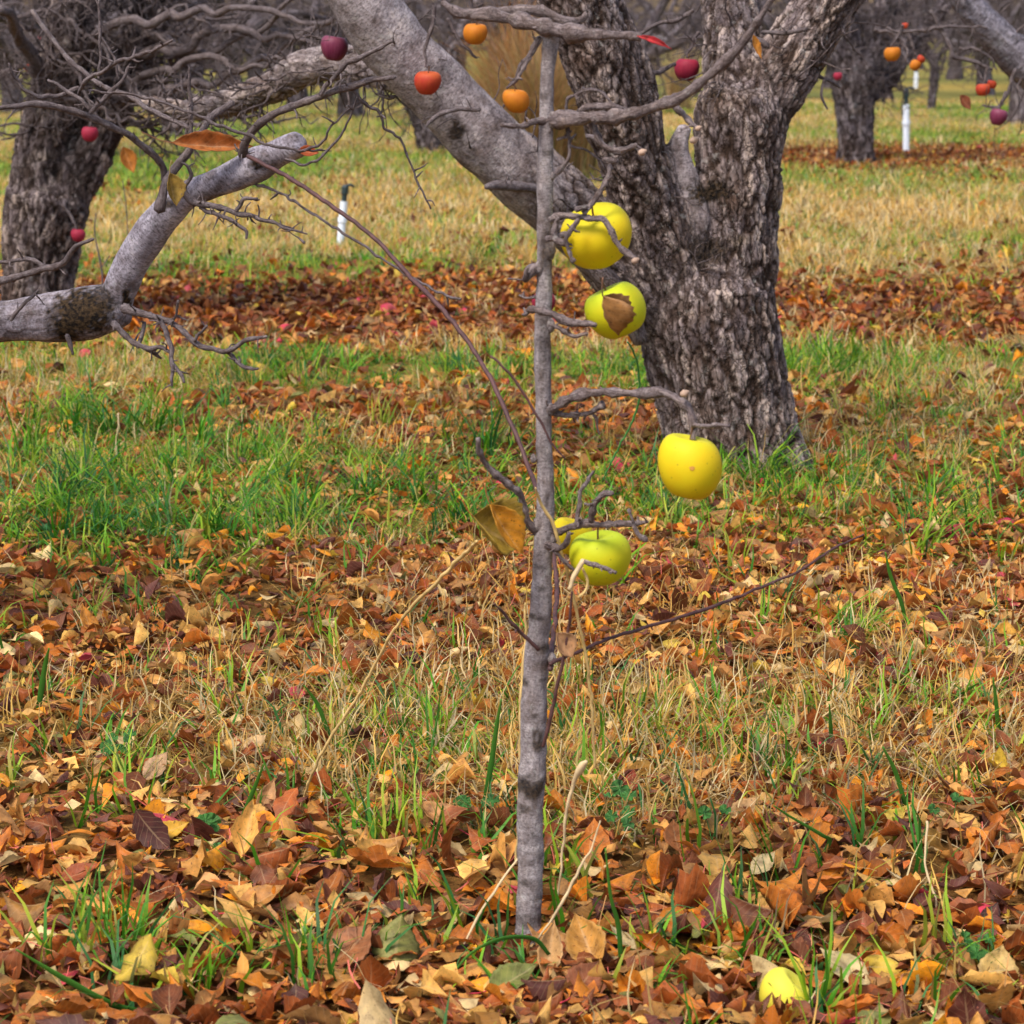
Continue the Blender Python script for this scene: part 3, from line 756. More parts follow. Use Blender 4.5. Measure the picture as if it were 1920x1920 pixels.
# ------------------------------------------------------------------ the old apple tree (behind the sapling, right)
def ch(name, l, Y0, Y1, s0, s1):
    p, r = px_line(l, Y0, Y1); return (name, p, r, s0, s1)
YC = 6.32
old = thing('apple_tree', tuple(P(1378, 905, YC)), 'big old apple tree with furrowed grey trunk forking behind the sapling', 'tree')
chC = [
 ch('trunk', [(1400, 960, 330), (1390, 905, 286), (1374, 830, 262), (1356, 740, 252), (1340, 660, 256), (1328, 600, 270), (1328, 540, 262), (1330, 500, 200)], YC, YC, 0, .05),
 ch('limb', [(1310, 720, 60), (1285, 610, 130), (1262, 520, 146), (1232, 440, 140), (1205, 360, 132), (1182, 280, 138), (1158, 200, 148), (1130, 110, 150), (1100, 20, 148), (1066, -80, 140), (1030, -220, 120)], YC, YC - .25, .05, .15),
 ch('limb', [(1360, 720, 60), (1374, 600, 140), (1378, 480, 170), (1380, 380, 170), (1380, 290, 162), (1388, 220, 172), (1392, 180, 150)], YC, YC, .05, .1),
 ch('limb', [(1395, 230, 110), (1380, 150, 118), (1372, 60, 112), (1368, -40, 105), (1360, -220, 90)], YC, YC + .2, .1, .3),
 ch('limb', [(1400, 240, 110), (1440, 170, 130), (1490, 100, 128), (1540, 25, 120), (1600, -70, 110), (1700, -220, 90)], YC, YC + .1, .05, .2),
 ch('limb', [(1310, 700, 50), (1255, 620, 110), (1190, 545, 124), (1120, 455, 132), (1050, 385, 140), (985, 330, 138), (920, 272, 128), (860, 208, 118), (800, 148, 116), (742, 88, 118), (692, 20, 120), (640, -70, 112), (560, -220, 95)], YC, YC - .35, -.15, 1.75),
 ch('limb', [(790, 160, 60), (710, 128, 72), (640, 118, 64), (570, 128, 64), (510, 165, 64), (445, 190, 60), (385, 203, 46), (330, 205, 32), (270, 190, 24)], YC - .1, YC + .9, .55, .3),
 ch('limb', [(1310, 500, 60), (1298, 400, 70), (1284, 340, 56), (1272, 280, 42), (1284, 238, 32)], YC - .06, YC - .10, 1.0, 1.1),
]
mkC = marks([(1330, 360, YC - .12, .045, .03, 1), (1325, 470, YC - .12, .05, .035, .8), (1345, 160, YC - .1, .02, .03, 1), (855, 250, YC - .3, .02, .03, .9)])
pC, cC = fused(chC, .0052, .0105, M['bark_old'], old, mkC)
sp_ = MB()
spurs_along(sp_, cC[5][1], cC[5][2], 44, (.04, .16), (.002, .0045), 1, (0, -.4, -.2), t0=.35)
spurs_along(sp_, cC[6][1], cC[6][2], 130, (.04, .16), (.002, .0045), 2, (0, -.3, -.3), droop=.5)
spurs_along(sp_, cC[1][1], cC[1][2], 26, (.04, .15), (.002, .004), 1, (-.3, -.4, 0))
spurs_along(sp_, cC[4][1], cC[4][2], 26, (.04, .16), (.002, .004), 1, (.2, -.2, -.3))
spurs_along(sp_, cC[3][1], cC[3][2], 30, (.04, .16), (.002, .004), 1, (-.6, -.3, 0))
o = sp_.build('spurs', M['twig'], old); o['kind'] = 'stuff'
def branch(parent, l, Y0, Y1=None, mat='twig', name='branch', sides=8, wob=.0015, amp=.12, rings=.2, smo=.5, nsp=0, spL=(.01, .04), extra=()):
    b = MB(); p, r = px_line(l, Y0, Y1)
    pp, rr, _ = b.tube(p, r, sides=sides, wob=wob, amp=amp, rings=rings, smo=smo, step=max(.004, float(r.mean()) * 1.1))
    for e in extra:
        q, s_ = px_line(e[0], e[1], e[2] if len(e) > 2 else None); b.tube(q, s_, sides=6, wob=wob, amp=amp, rings=rings, smo=smo)
    if nsp: spurs_along(b, pp, rr, nsp, spL, (.0012, .0022), 0, smo=smo)
    return b.build(name, M[mat], parent)
T6 = YC - .35
branch(old, [(815, 10, 8), (812, 45, 8), (802, 75, 7), (797, 98, 7), (799, 125, 3)], T6, T6, nsp=5)
branch(old, [(840, 35, 7), (860, 75, 7), (885, 100, 5), (895, 110, 3)], T6, T6, nsp=5)
branch(old, [(1015, 70, 9), (1000, 98, 8), (978, 120, 8), (968, 150, 8), (950, 165, 4)], T6, T6, nsp=8)
branch(old, [(900, 205, 9), (860, 205, 8), (825, 215, 8), (805, 230, 7), (800, 238, 4)], T6 - .05, T6 - .1, nsp=3)
branch(old, [(1010, 355, 16), (975, 350, 20), (930, 348, 20), (912, 350, 12)], T6 + .1, T6 - .02, smo=.8)
branch(old, [(1200, 145, 8), (1235, 135, 10), (1265, 120, 7)], YC - .2, YC, nsp=4)
branch(old, [(1430, 60, 7), (1470, 62, 9), (1510, 55, 7)], YC - .2, YC - .3, nsp=9, spL=(.01, .03), extra=(([(1408, 72, 12), (1428, 78, 14), (1440, 88, 12)], YC - .2),))
branch(old, [(1500, 130, 7), (1530, 140, 7), (1560, 155, 6), (1575, 165, 4)], YC, YC + .1, nsp=6, extra=(([(1545, 150, 6), (1540, 180, 6), (1552, 205, 4)], YC),))
branch(old, [(1100, 255, 9), (1120, 262, 10), (1140, 280, 9), (1165, 285, 9), (1190, 275, 9), (1206, 287, 11)], YC - .45, YC - .5, smo=.7)
branch(old, [(1300, 20, 8), (1270, 38, 8), (1230, 45, 7), (1195, 70, 5)], YC + .3, YC + .3, nsp=10)
branch(old, [(1130, 420, 30), (1080, 460, 34), (1130, 520, 42), (1175, 585, 44), (1200, 640, 30)], YC - .3, YC - .15, mat='bark_old', smo=.2, amp=.2)
rebase(old)

# ------------------------------------------------------------------ the tree at the left edge, second row
YB = 9.7
tb = thing('apple_tree', tuple(P(75, 615, YB)), 'dark brown forked apple tree at the left edge, a dead stub beside it', 'tree')
tb['label'] = 'dark brown apple tree forking low at the left edge of the photo'
chB = [
 ch('trunk', [(68, 640, 170), (70, 600, 140), (70, 520, 134), (78, 440, 146), (90, 370, 165)], YB, YB, 0, 0),
 ch('limb', [(70, 420, 100), (72, 320, 98), (86, 240, 92), (112, 150, 92), (132, 60, 88), (150, -40, 76), (170, -180, 60)], YB, YB, 0, .2),
 ch('limb', [(105, 390, 90), (148, 320, 96), (188, 250, 90), (222, 180, 88), (250, 100, 78), (285, 10, 70), (320, -160, 55)], YB, YB + .2, 0, .2),
]
_, cB = fused(chB, .012, .016, M['bark_left'], tb, seed=5)
sp_ = MB()
for k in range(1, 3): spurs_along(sp_, cB[k][1], cB[k][2], 130, (.08, .45), (.003, .007), 2, (.3, -.5, .1), t0=.3)
o = sp_.build('spurs', M['twig'], tb); o['kind'] = 'stuff'
for l in ([(200, 170, 22), (300, 175, 18), (400, 150, 15), (520, 100, 12), (620, 40, 10), (660, 0, 8)], [(240, 100, 24), (320, 95, 18), (420, 60, 15), (540, 70, 10), (600, 90, 7)],
          [(120, 140, 22), (200, 60, 18), (330, 30, 16), (460, 20, 12), (600, 40, 8)], [(230, 150, 18), (280, 205, 15), (330, 225, 12), (380, 240, 8)], [(215, 190, 16), (290, 140, 14), (390, 110, 12), (470, 130, 8), (540, 90, 5)],
          [(100, 180, 30), (60, 90, 26), (30, 60, 22), (0, 10, 18)], [(270, 60, 20), (370, 100, 14), (450, 75, 11), (520, 30, 9), (560, -10, 7)]):
    branch(tb, l, YB, YB - .6, nsp=16, spL=(.06, .3), wob=.02, rings=.1)
rebase(tb)

rq = np.random.default_rng(77)
for k in range(30):
    x0 = rq.uniform(-20, 330); y0 = rq.uniform(20, 190); a_ = rq.uniform(-.5, .6); l_ = rq.uniform(120, 330); w0 = rq.uniform(6, 11); dp = rq.uniform(-.5, .8)
    pl_ = [(x0, y0, w0)]
    for m_ in range(4):
        a_ += rq.normal(0, .35); x0 += math.cos(a_) * l_ / 4; y0 = min(225, y0 - math.sin(a_) * l_ / 4 + 6); pl_.append((x0, y0, w0 * (1 - (m_ + 1) / 5.5)))
    branch(tb, pl_, YB + dp * .3, YB + dp, nsp=9, spL=(.05, .22), wob=.015, rings=.2, sides=6)
bpy.context.view_layer.update()
for ch_ in tb.children: ch_.matrix_parent_inverse = Matrix.Translation(-tb.location)

# ------------------------------------------------------------------ the limb reaching in from the left (its trunk stands outside the frame)
YA = 4.35
ta = thing('apple_tree', tuple(P(-560, 1230, YA)), 'near apple tree whose smooth grey elbowed limb reaches in from the left', 'tree')
chA = [
 ch('trunk', [(-570, 1290, 300), (-560, 1220, 250), (-530, 1050, 220), (-500, 880, 200), (-470, 740, 190), (-440, 600, 170), (-430, 400, 160), (-440, 200, 150), (-460, -100, 130)], YA, YA, 0, .4),
 ch('limb', [(-470, 720, 130), (-330, 660, 110), (-160, 618, 96), (20, 600, 80), (100, 594, 92), (165, 586, 102), (222, 574, 92)], YA, YA, .3, .8),
 ch('limb', [(212, 596, 72), (224, 548, 64), (246, 493, 62), (278, 443, 66), (312, 400, 62), (350, 366, 52), (400, 345, 52), (445, 326, 60), (482, 308, 66), (522, 286, 50), (562, 268, 46)], YA, YA - .15, 1.0, 1.2),
]
mkA = marks([(152, 585, YA - .04, .052, .042, 1), (130, 600, YA - .02, .03, .04, 1), (185, 575, YA - .03, .03, .04, .9), (478, 308, YA - .17, .014, .010, 1), (312, 383, YA - .1, .012, .008, .9), (238, 560, YA - .03, .006, .02, 1), (255, 540, YA - .03, .02, .006, .5)])
_, cA = fused(chA, .0048, .0045, M['bark_limb'], ta, mkA, seed=9)
TA = YA - .12
A_BR = [
 ([(312, 340, 16), (300, 305, 14), (270, 275, 13), (225, 245, 13), (170, 220, 13), (110, 203, 12), (60, 195, 13), (20, 200, 10), (-60, 215, 8)], TA, TA - .2, 4),
 ([(298, 395, 20), (308, 350, 16), (325, 320, 15), (352, 288, 14), (362, 270, 11), (378, 245, 12), (400, 215, 13), (438, 190, 12)], TA - .04, TA + .05, 3),
 ([(360, 270, 9), (357, 235, 8), (357, 190, 8), (355, 150, 6), (357, 128, 4)], TA, TA - .02, 4),
 ([(162, 222, 9), (180, 200, 9), (210, 172, 8), (232, 150, 6), (240, 125, 4)], TA - .1, TA - .1, 4),
 ([(148, 177, 6), (162, 152, 8), (195, 132, 7), (225, 115, 7), (262, 103, 7), (300, 90, 6), (325, 74, 4)], TA - .1, TA - .3, 5),
 ([(148, 165, 9), (110, 182, 9), (85, 180, 9), (60, 178, 7), (30, 150, 5), (18, 120, 4)], TA - .1, TA - .15, 3),
 ([(90, 150, 5), (115, 162, 6), (140, 180, 7), (168, 203, 6)], TA - .1, TA - .12, 3),
 ([(455, 290, 20), (462, 265, 17), (485, 236, 16), (520, 212, 14), (560, 195, 14), (620, 174, 13), (680, 155, 13), (715, 146, 10), (742, 143, 7)], TA - .05, TA - .2, 14),
 ([(600, 178, 9), (622, 150, 9), (650, 122, 9), (690, 98, 9), (735, 78, 7)], TA - .15, TA - .2, 8),
 ([(660, 165, 7), (680, 190, 7), (712, 212, 6), (722, 242, 5), (750, 258, 5), (762, 290, 4), (785, 345, 4), (808, 392, 3)], TA - .15, TA - .1, 8),
 ([(165, 170, 4), (260, 180, 5), (340, 205, 5), (400, 230, 6), (460, 252, 6), (500, 270, 5), (540, 280, 5), (605, 283, 4)], TA - .12, TA - .1, 5),
 ([(535, 298, 5), (570, 308, 5), (600, 297, 5), (632, 262, 5), (655, 225, 4), (668, 182, 3)], TA - .1, TA - .15, 3),
 ([(560, 285, 5), (600, 270, 5), (620, 240, 4), (655, 205, 4), (686, 180, 3)], TA - .1, TA - .15, 3),
 ([(342, 352, 14), (360, 378, 13), (400, 388, 11), (440, 398, 10), (490, 411, 8), (530, 425, 6), (578, 440, 3)], TA - .06, TA - .1, 20),
 ([(375, 388, 8), (405, 403, 8), (435, 415, 8), (458, 432, 7), (463, 446, 4)], TA - .07, TA - .1, 12),
 ([(440, 398, 8), (450, 382, 8), (458, 370, 8), (482, 374, 5)], TA - .08, TA - .1, 4),
 ([(495, 412, 3), (530, 425, 2), (552, 440, 2), (572, 456, 6)], TA - .08, TA - .1, 0),
 ([(478, 344, 6), (540, 370, 5), (600, 410, 5), (680, 460, 5), (770, 520, 5), (830, 550, 5), (863, 563, 5)], TA, TA - .2, 3),
 ([(232, 578, 18), (262, 585, 14), (300, 597, 12), (335, 615, 11), (370, 645, 11), (400, 656, 10), (425, 657, 10), (460, 640, 9), (500, 633, 6)], TA, TA - .15, 8),
 ([(425, 657, 9), (445, 680, 8), (468, 690, 7), (484, 690, 4)], TA - .1, TA - .15, 5),
 ([(300, 598, 9), (312, 625, 10), (322, 658, 9), (322, 690, 8), (325, 726, 4)], TA - .05, TA - .1, 7),
 ([(322, 680, 7), (338, 700, 7), (346, 716, 5)], TA - .08, TA - .1, 3),
 ([(212, 605, 14), (245, 640, 11), (275, 652, 10), (300, 650, 8), (325, 662, 6)], TA, TA - .05, 7),
 ([(258, 652, 8), (266, 632, 8), (270, 605, 8)], TA - .02, TA, 3),
 ([(275, 655, 8), (292, 662, 8), (303, 672, 4)], TA - .02, TA, 2),
 ([(365, 640, 5), (378, 622, 6), (390, 610, 4)], TA - .08, TA - .1, 2),
 ([(322, 612, 4), (330, 590, 5), (334, 563, 5)], TA - .05, TA - .08, 2),
 ([(-80, 540, 16), (20, 522, 13), (80, 506, 12), (118, 492, 12), (140, 465, 10), (175, 450, 6)], TA, TA - .1, 5),
 ([(-60, 490, 10), (20, 490, 7), (58, 488, 8), (85, 503, 9)], TA, TA - .03, 4),
 ([(125, 628, 9), (130, 645, 8), (137, 663, 4)], TA + .05, TA + .05, 0),
 ([(186, 0, 5), (186, 60, 6), (190, 100, 5), (184, 150, 5)], TA - .1, TA - .1, 3),
 ([(190, 70, 5), (212, 105, 5), (225, 150, 4)], TA - .1, TA - .1, 3),
 ([(60, 20, 10), (110, 90, 9), (150, 130, 9), (200, 165, 9), (250, 185, 10), (300, 215, 9), (355, 240, 8)], TA + .3, TA + .1, 6),
 ([(20, 600, 7), (55, 560, 7), (70, 545, 4)], TA, TA, 3),
 ([(345, 355, 6), (358, 330, 7), (352, 310, 6), (340, 305, 3)], TA - .06, TA - .08, 2),
]
for l, a, b, ns in A_BR: branch(ta, l, a, b, nsp=ns, spL=(.008, .03), wob=.002)
rebase(ta)

# ------------------------------------------------------------------ the sapling
YS = 2.9
sap = thing('apple_sapling', tuple(P(990, 1800, YS)), 'slender grey young apple tree with knobbly spurs in the middle of the leaves', 'sapling')
mS = marks([(1012, 1385, YS, .005, .014, .85), (1002, 1380, YS, .003, .016, .8), (992, 1470, YS, .018, .012, .9), (985, 1510, YS, .008, .005, .7), (1003, 1153, YS, .010, .004, .8),
            (980, 1275, YS, .006, .005, .8), (1020, 1212, YS, .008, .005, .8), (1010, 1060, YS, .006, .004, .7), (990, 1720, YS, .02, .009, .5), (975, 1770, YS, .012, .012, .6),
            (1024, 470, YS, .006, .022, .7), (1018, 640, YS, .006, .03, .4), (1012, 1595, YS, .01, .004, .5), (1030, 285, YS, .006, .004, .6), (1010, 845, YS, .01, .006, .4), (1000, 1335, YS, .004, .003, .7), (1018, 1270, YS, .004, .003, .7), (985, 1650, YS, .006, .004, .6), (1008, 1680, YS, .005, .003, .6), (1000, 1560, YS, .004, .004, .6), (1014, 1100, YS, .004, .003, .7), (1025, 930, YS, .003, .008, .6), (1015, 700, YS, .003, .01, .5), (1026, 400, YS, .004, .006, .5), (1020, 180, YS, .004, .006, .5), (992, 1785, YS, .025, .01, .7)])
b = MB()
sl = [(987, 1850, 78), (990, 1800, 64), (992, 1760, 55), (993, 1720, 51), (994, 1640, 50), (995, 1540, 51), (996, 1460, 53), (1001, 1380, 51), (1004, 1310, 49), (1008, 1230, 46), (1012, 1147, 41), (1016, 1050, 37), (1020, 985, 36), (1022, 913, 32), (1019, 830, 31), (1018, 740, 31), (1019, 640, 31), (1021, 550, 29), (1022, 440, 29), (1022, 340, 28), (1023, 233, 27), (1027, 150, 25), (1033, 90, 30), (1036, 68, 34)]
p, r = px_line(sl, YS, YS)
pS, rS, dS = b.tube(p, r, sides=28, step=.004, wob=.0015, amp=.07, rings=.07, smo=.75, freq=90)
for (kx, ky, kw) in ((1005, 1225, 26), (1035, 1235, 20), (1030, 470, 30), (1012, 503, 24), (1032, 610, 22), (1010, 985, 26), (1035, 1010, 22), (1035, 225, 26), (1030, 767, 22), (1000, 860, 14), (1035, 330, 14), (992, 1478, 22), (1010, 1380, 14)):
    q = P(kx, ky, YS - .004); rr_ = pw(kw, ky, YS) / 2
    b.tube([q - [0, 0, rr_], q, q + [0, 0, rr_]], [rr_ * .6, rr_, rr_ * .6], sides=12, amp=.25, smo=.5)
b.build('trunk', M['bark_young'], sap, mS)
F_ = YS - .02
S_BR = [
 ([(1030, 224, 26), (1060, 224, 26), (1085, 222, 27), (1110, 218, 24), (1135, 220, 25), (1180, 212, 22), (1230, 200, 20), (1260, 190, 20), (1310, 160, 17), (1350, 125, 16), (1390, 85, 15), (1420, 40, 14), (1455, -20, 12)], YS, YS - .15, 3, ()),
 ([(1085, 210, 10), (1105, 202, 13), (1130, 200, 13), (1160, 200, 9), (1175, 204, 5)], YS - .01, YS - .05, 0, ()),
 ([(1250, 195, 10), (1270, 205, 11), (1290, 225, 10), (1312, 240, 6)], YS - .05, YS - .1, 2, ()),
 ([(1030, 226, 14), (1000, 230, 11), (975, 236, 10), (940, 236, 8)], YS, YS - .05, 3, ()),
 ([(830, 5, 12), (870, 28, 20), (930, 30, 24), (985, 40, 24), (1035, 52, 27), (1080, 64, 28), (1120, 66, 22), (1160, 68, 17), (1200, 70, 13)], YS + .04, YS - .08, 5, (([(870, 25, 18), (960, 22, 24), (1015, 22, 22), (1055, 42, 20), (1085, 40, 14), (1100, 28, 12)], YS + .02),)),
 ([(1012, 70, 10), (1000, 90, 8), (985, 120, 8), (968, 150, 6)], YS, YS - .02, 4, ()),
 ([(1030, 412, 14), (1050, 406, 12), (1080, 404, 12), (1110, 408, 13), (1132, 412, 13), (1146, 430, 11), (1155, 450, 10), (1172, 470, 10), (1192, 488, 12)], F_, YS - .07, 5, ()),
 ([(1085, 412, 9), (1072, 430, 9), (1062, 452, 9), (1068, 475, 8), (1078, 492, 7)], YS - .05, YS - .06, 4, ()),
 ([(1045, 408, 10), (1040, 430, 11), (1045, 450, 13), (1062, 458, 12)], YS - .03, YS - .05, 2, (([(1025, 448, 16), (1050, 442, 14), (1070, 440, 10)], YS - .03),)),
 ([(1095, 400, 10), (1110, 382, 8), (1130, 355, 9), (1142, 330, 8), (1143, 310, 7)], YS - .04, YS - .02, 2, (([(1080, 393, 14), (1100, 388, 10)], YS - .045),)),
 ([(1060, 228, 8), (1070, 262, 7), (1062, 300, 8), (1035, 330, 10)], YS, YS, 4, (([(1068, 272, 6), (1100, 282, 5), (1120, 298, 5), (1133, 318, 4)], YS), ([(1045, 262, 6), (1065, 258, 6)], YS))),
 ([(1062, 210, 5), (1068, 185, 6), (1095, 168, 6), (1122, 170, 6), (1145, 192, 4)], YS, YS - .02, 2, ()),
 ([(1110, 232, 12), (1118, 250, 12), (1130, 268, 11), (1150, 282, 10), (1180, 280, 10), (1192, 272, 8)], YS - .02, YS - .06, 3, (([(1133, 298, 9), (1158, 300, 9)], YS - .04),)),
 ([(1015, 500, 18), (995, 510, 16), (985, 525, 13), (990, 505, 8)], YS, YS - .02, 2, (([(992, 523, 3), (952, 523, 3)], YS),)),
 ([(1012, 555, 6), (990, 560, 5), (972, 553, 4)], YS, YS, 1, ()),
 ([(985, 590, 9), (995, 580, 12), (1015, 583, 14), (1035, 590, 14), (1060, 603, 14), (1090, 608, 13), (1116, 608, 10)], YS - .03, YS - .07, 3, ()),
 ([(1030, 608, 10), (1050, 618, 9), (1075, 628, 9), (1102, 627, 7)], YS, YS - .04, 4, ()),
 ([(1025, 770, 20), (1045, 762, 19), (1070, 748, 18), (1100, 738, 19), (1150, 735, 17), (1200, 738, 16), (1238, 737, 18), (1262, 745, 17), (1288, 765, 16), (1298, 790, 13), (1298, 822, 10)], YS, YS - .1, 4, (([(1299, 797, 9), (1330, 798, 9), (1368, 800, 7)], YS - .1, YS - .14),)),
 ([(1035, 776, 10), (1080, 776, 10), (1105, 772, 9), (1130, 760, 14)], YS, YS - .03, 5, (([(1110, 775, 6), (1120, 790, 5), (1122, 815, 3)], YS - .02),)),
 ([(1010, 1000, 18), (990, 975, 15), (975, 930, 13), (945, 900, 12), (915, 875, 11), (900, 848, 12), (896, 824, 8)], YS, YS - .06, 3, ()),
 ([(1030, 1002, 15), (1065, 992, 15), (1100, 980, 15), (1130, 985, 12), (1165, 984, 12), (1190, 983, 10), (1215, 978, 5)], YS, YS - .09, 5, (([(1188, 985, 8), (1198, 1002, 8), (1212, 1014, 13)], YS - .09), ([(1188, 980, 7), (1180, 956, 8)], YS - .09))),
 ([(1108, 978, 12), (1113, 950, 12), (1130, 928, 11), (1150, 926, 8)], YS - .05, YS - .07, 3, ()),
 ([(1080, 985, 8), (1086, 950, 9), (1090, 920, 8), (1105, 900, 8), (1112, 885, 6)], YS - .04, YS - .02, 3, ()),
 ([(1096, 1052, 7), (1120, 1062, 9), (1138, 1068, 9), (1155, 1075, 6)], YS - .08, YS - .1, 3, ()),
 ([(1025, 1020, 13), (1045, 1030, 14), (1060, 1022, 10), (1070, 1000, 8)], YS - .01, YS - .04, 4, (([(1040, 1035, 8), (1060, 1052, 8), (1078, 1070, 6)], YS - .02),)),
]
for l, a, bb, ns, exx in S_BR: branch(sap, l, a, bb, nsp=ns, spL=(.004, .014), wob=.0014, rings=.45, amp=.25, extra=exx, name='branch', mat='twig_sap', smo=.35, sides=10)
# long thin red-brown shoots
def shoot(parent, l, Y0, Y1, nsp=2): return branch(parent, l, Y0, Y1, mat='red_twig', name='shoot', wob=.0008, rings=.12, amp=.05, nsp=nsp, spL=(.003, .006))
shoot(sap, [(1018, 1400, 7), (1030, 1360, 8), (1042, 1300, 7), (1055, 1240, 7), (1068, 1170, 6), (1072, 1110, 4)], YS - .02, YS - .06)
shoot(sap, [(1032, 1255, 11), (1035, 1215, 10), (1042, 1150, 9), (1043, 1090, 9), (1034, 1010, 9), (1018, 950, 9), (1000, 900, 9), (965, 810, 9), (925, 720, 9), (880, 645, 9), (820, 570, 9), (765, 515, 9), (700, 445, 8), (620, 385, 8), (545, 335, 8), (465, 292, 8)], YS - .03, YS + 1.1, 8)
shoot(sap, [(1010, 1218, 8), (975, 1185, 7), (945, 1150, 6), (925, 1130, 3)], YS - .03, YS - .06)
shoot(sap, [(1060, 860, 3), (1035, 830, 4), (1010, 785, 5), (980, 735, 5), (950, 695, 5), (920, 668, 4)], YS - .04, YS - .04)
shoot(sap, [(1032, 1245, 8), (1075, 1225, 7), (1150, 1195, 7), (1240, 1168, 7), (1330, 1140, 7), (1410, 1108, 6), (1500, 1070, 5), (1560, 1030, 5), (1620, 1003, 3)], YS - .03, YS + .35, 6)
bd = MB()
for (bx, by, bw, yy) in ((1284, 737, 14, YS - .09), (1205, 285, 13, YS - .1), (1192, 488, 12, YS - .08), (1310, 240, 10, YS - .11), (1302, 262, 14, YS - .08)):
    q = P(bx, by, yy); rr_ = pw(bw, by, yy) / 2
    o = MB(); o.tube([q + [-rr_, 0, -rr_ * .4], q, q + [rr_, 0, rr_ * .5]], [rr_ * .7, rr_, rr_ * .35], sides=10, amp=.15); o.build('bud', M['bud'], sap)
rebase(sap)

# the tree outside the right edge whose pale limb slants in at the top right corner
te = thing('apple_tree', tuple(P(2300, 620, 9.3)), 'tree at the right edge with a thick pale limb slanting in at the top corner', 'tree')
_, cE = fused([ch('trunk', [(2310, 660, 190), (2290, 600, 150), (2270, 480, 140), (2240, 380, 130)], 9.3, 9.3, 0, .1), ch('limb', [(2250, 420, 90), (2140, 290, 80), (2020, 200, 74), (1920, 118, 70), (1865, 62, 64), (1815, 8, 58), (1760, -80, 50)], 9.3, 9.1, .4, 1.1),
    ch('limb', [(2250, 400, 100), (2260, 250, 90), (2250, 50, 80), (2260, -150, 70)], 9.3, 9.3, .1, .3)], .012, .014, M['bark_far'], te, seed=3)
s = MB(); spurs_along(s, cE[1][1], cE[1][2], 60, (.05, .3), (.003, .006), 2, (0, -.2, -.5), droop=.5); o = s.build('spurs', M['twig'], te); o['kind'] = 'stuff'
for l in ([(1745, 20, 9), (1760, 50, 9), (1780, 85, 9), (1795, 108, 8), (1830, 115, 7), (1862, 132, 4)], [(1830, 115, 7), (1833, 135, 6), (1840, 150, 4)], [(1905, 130, 8), (1890, 170, 6), (1875, 195, 5), (1845, 198, 4)], [(1660, 50, 6), (1690, 62, 6), (1740, 55, 6), (1800, 50, 5), (1850, 52, 4)], [(1640, 55, 6), (1675, 65, 6), (1695, 85, 6), (1702, 118, 4)], [(1800, 90, 5), (1840, 95, 5), (1870, 128, 3)]):
    branch(te, l, 9.0, 9.0, nsp=7, spL=(.03, .1), wob=.006)
rebase(te)

# ------------------------------------------------------------------ apples
def apple_mesh(Rr, tall=.93, seed=0, taper=.12, dim=.30):
    nu, nv = 28, 36
    rs = np.random.default_rng(seed)
    lob = rs.uniform(0, 6.28); lean = rs.normal(0, .05)
    V = []
    for i in range(nu + 1):
        ph = math.pi * i / nu
        for j in range(nv):
            th_ = 2 * math.pi * j / nv
            r_ = math.sin(ph) ** .86 * (1 + taper * math.cos(ph)) * (1 + .025 * math.cos(5 * th_ + lob) * (1 - math.cos(ph)) * .5 + .03 * math.cos(th_ + lob) + .02 * math.cos(2 * th_ + lob * 2))
            z = math.cos(ph) * tall - dim * math.exp(-(ph / .42) ** 2) + .14 * math.exp(-((math.pi - ph) / .33) ** 2)
            z += lean * r_ * math.cos(th_)
            V.append((r_ * math.cos(th_) * Rr, r_ * math.sin(th_) * Rr, z * Rr))
    V = np.array(V); i0 = np.arange(nu)[:, None] * nv; j = np.arange(nv)[None]; j2 = (j + 1) % nv
    F = np.stack([i0 + j, i0 + nv + j, i0 + nv + j2, i0 + j2], -1).reshape(-1, 4)
    return mesh_np('apple', V, F)
def apple(px_, py_, dpx, Y, mat, label, group=None, tall=.93, rot=(0, 0, 0), stem=True, seed=1, name='apple', loc=None, taper=.12, dim=.30):
    Rr = pw(dpx, py_, Y) / 2
    me = apple_mesh(Rr, tall, seed, taper, dim)
    o = link(name, me, M[mat]); o.location = tuple(P(px_, py_, Y)) if loc is None else loc; o.rotation_euler = rot
    tag(o, label, 'apple', group)
    if stem:
        s = MB(); z0 = Rr * (tall - dim)
        s.tube([(0, 0, z0 - .003), (.001, 0, z0 + Rr * .25), (.002, .001, z0 + Rr * .5)], [.0015, .0013, .0018], sides=6)
        s.build('stem', M['stem'], o)
    return o
GY = 'yellow apples on the sapling'
apple(1120, 443, 132, YS + .01, 'ap_yellow', 'topmost yellow apple, crossed by a bent twig on the sapling', GY, .90, (.25, -.35, .4), seed=1)
apple(1154, 582, 115, YS + .0, 'ap_green', 'yellow apple with a green shoulder and a torn brown leaf on it', GY, .95, (-.15, -.45, .3), seed=2, taper=.06)
a3 = apple(1291, 873, 121, YS - .1, 'ap_yellow', 'yellow apple with a small brown bruise, hanging lowest to the right', GY, 1.10, (0, .05, 0), seed=3, taper=.07)
apple(1124, 1046, 116, YS + .0, 'ap_green', 'greenish yellow apple, lowest on the sapling under forked spurs', GY, .95, (.1, -.1, 0), seed=4)
apple(1072, 1006, 80, YS + .07, 'ap_yellow', 'yellow apple mostly hidden behind a bigger greenish one', GY, .95, (.2, .1, 1), seed=5)
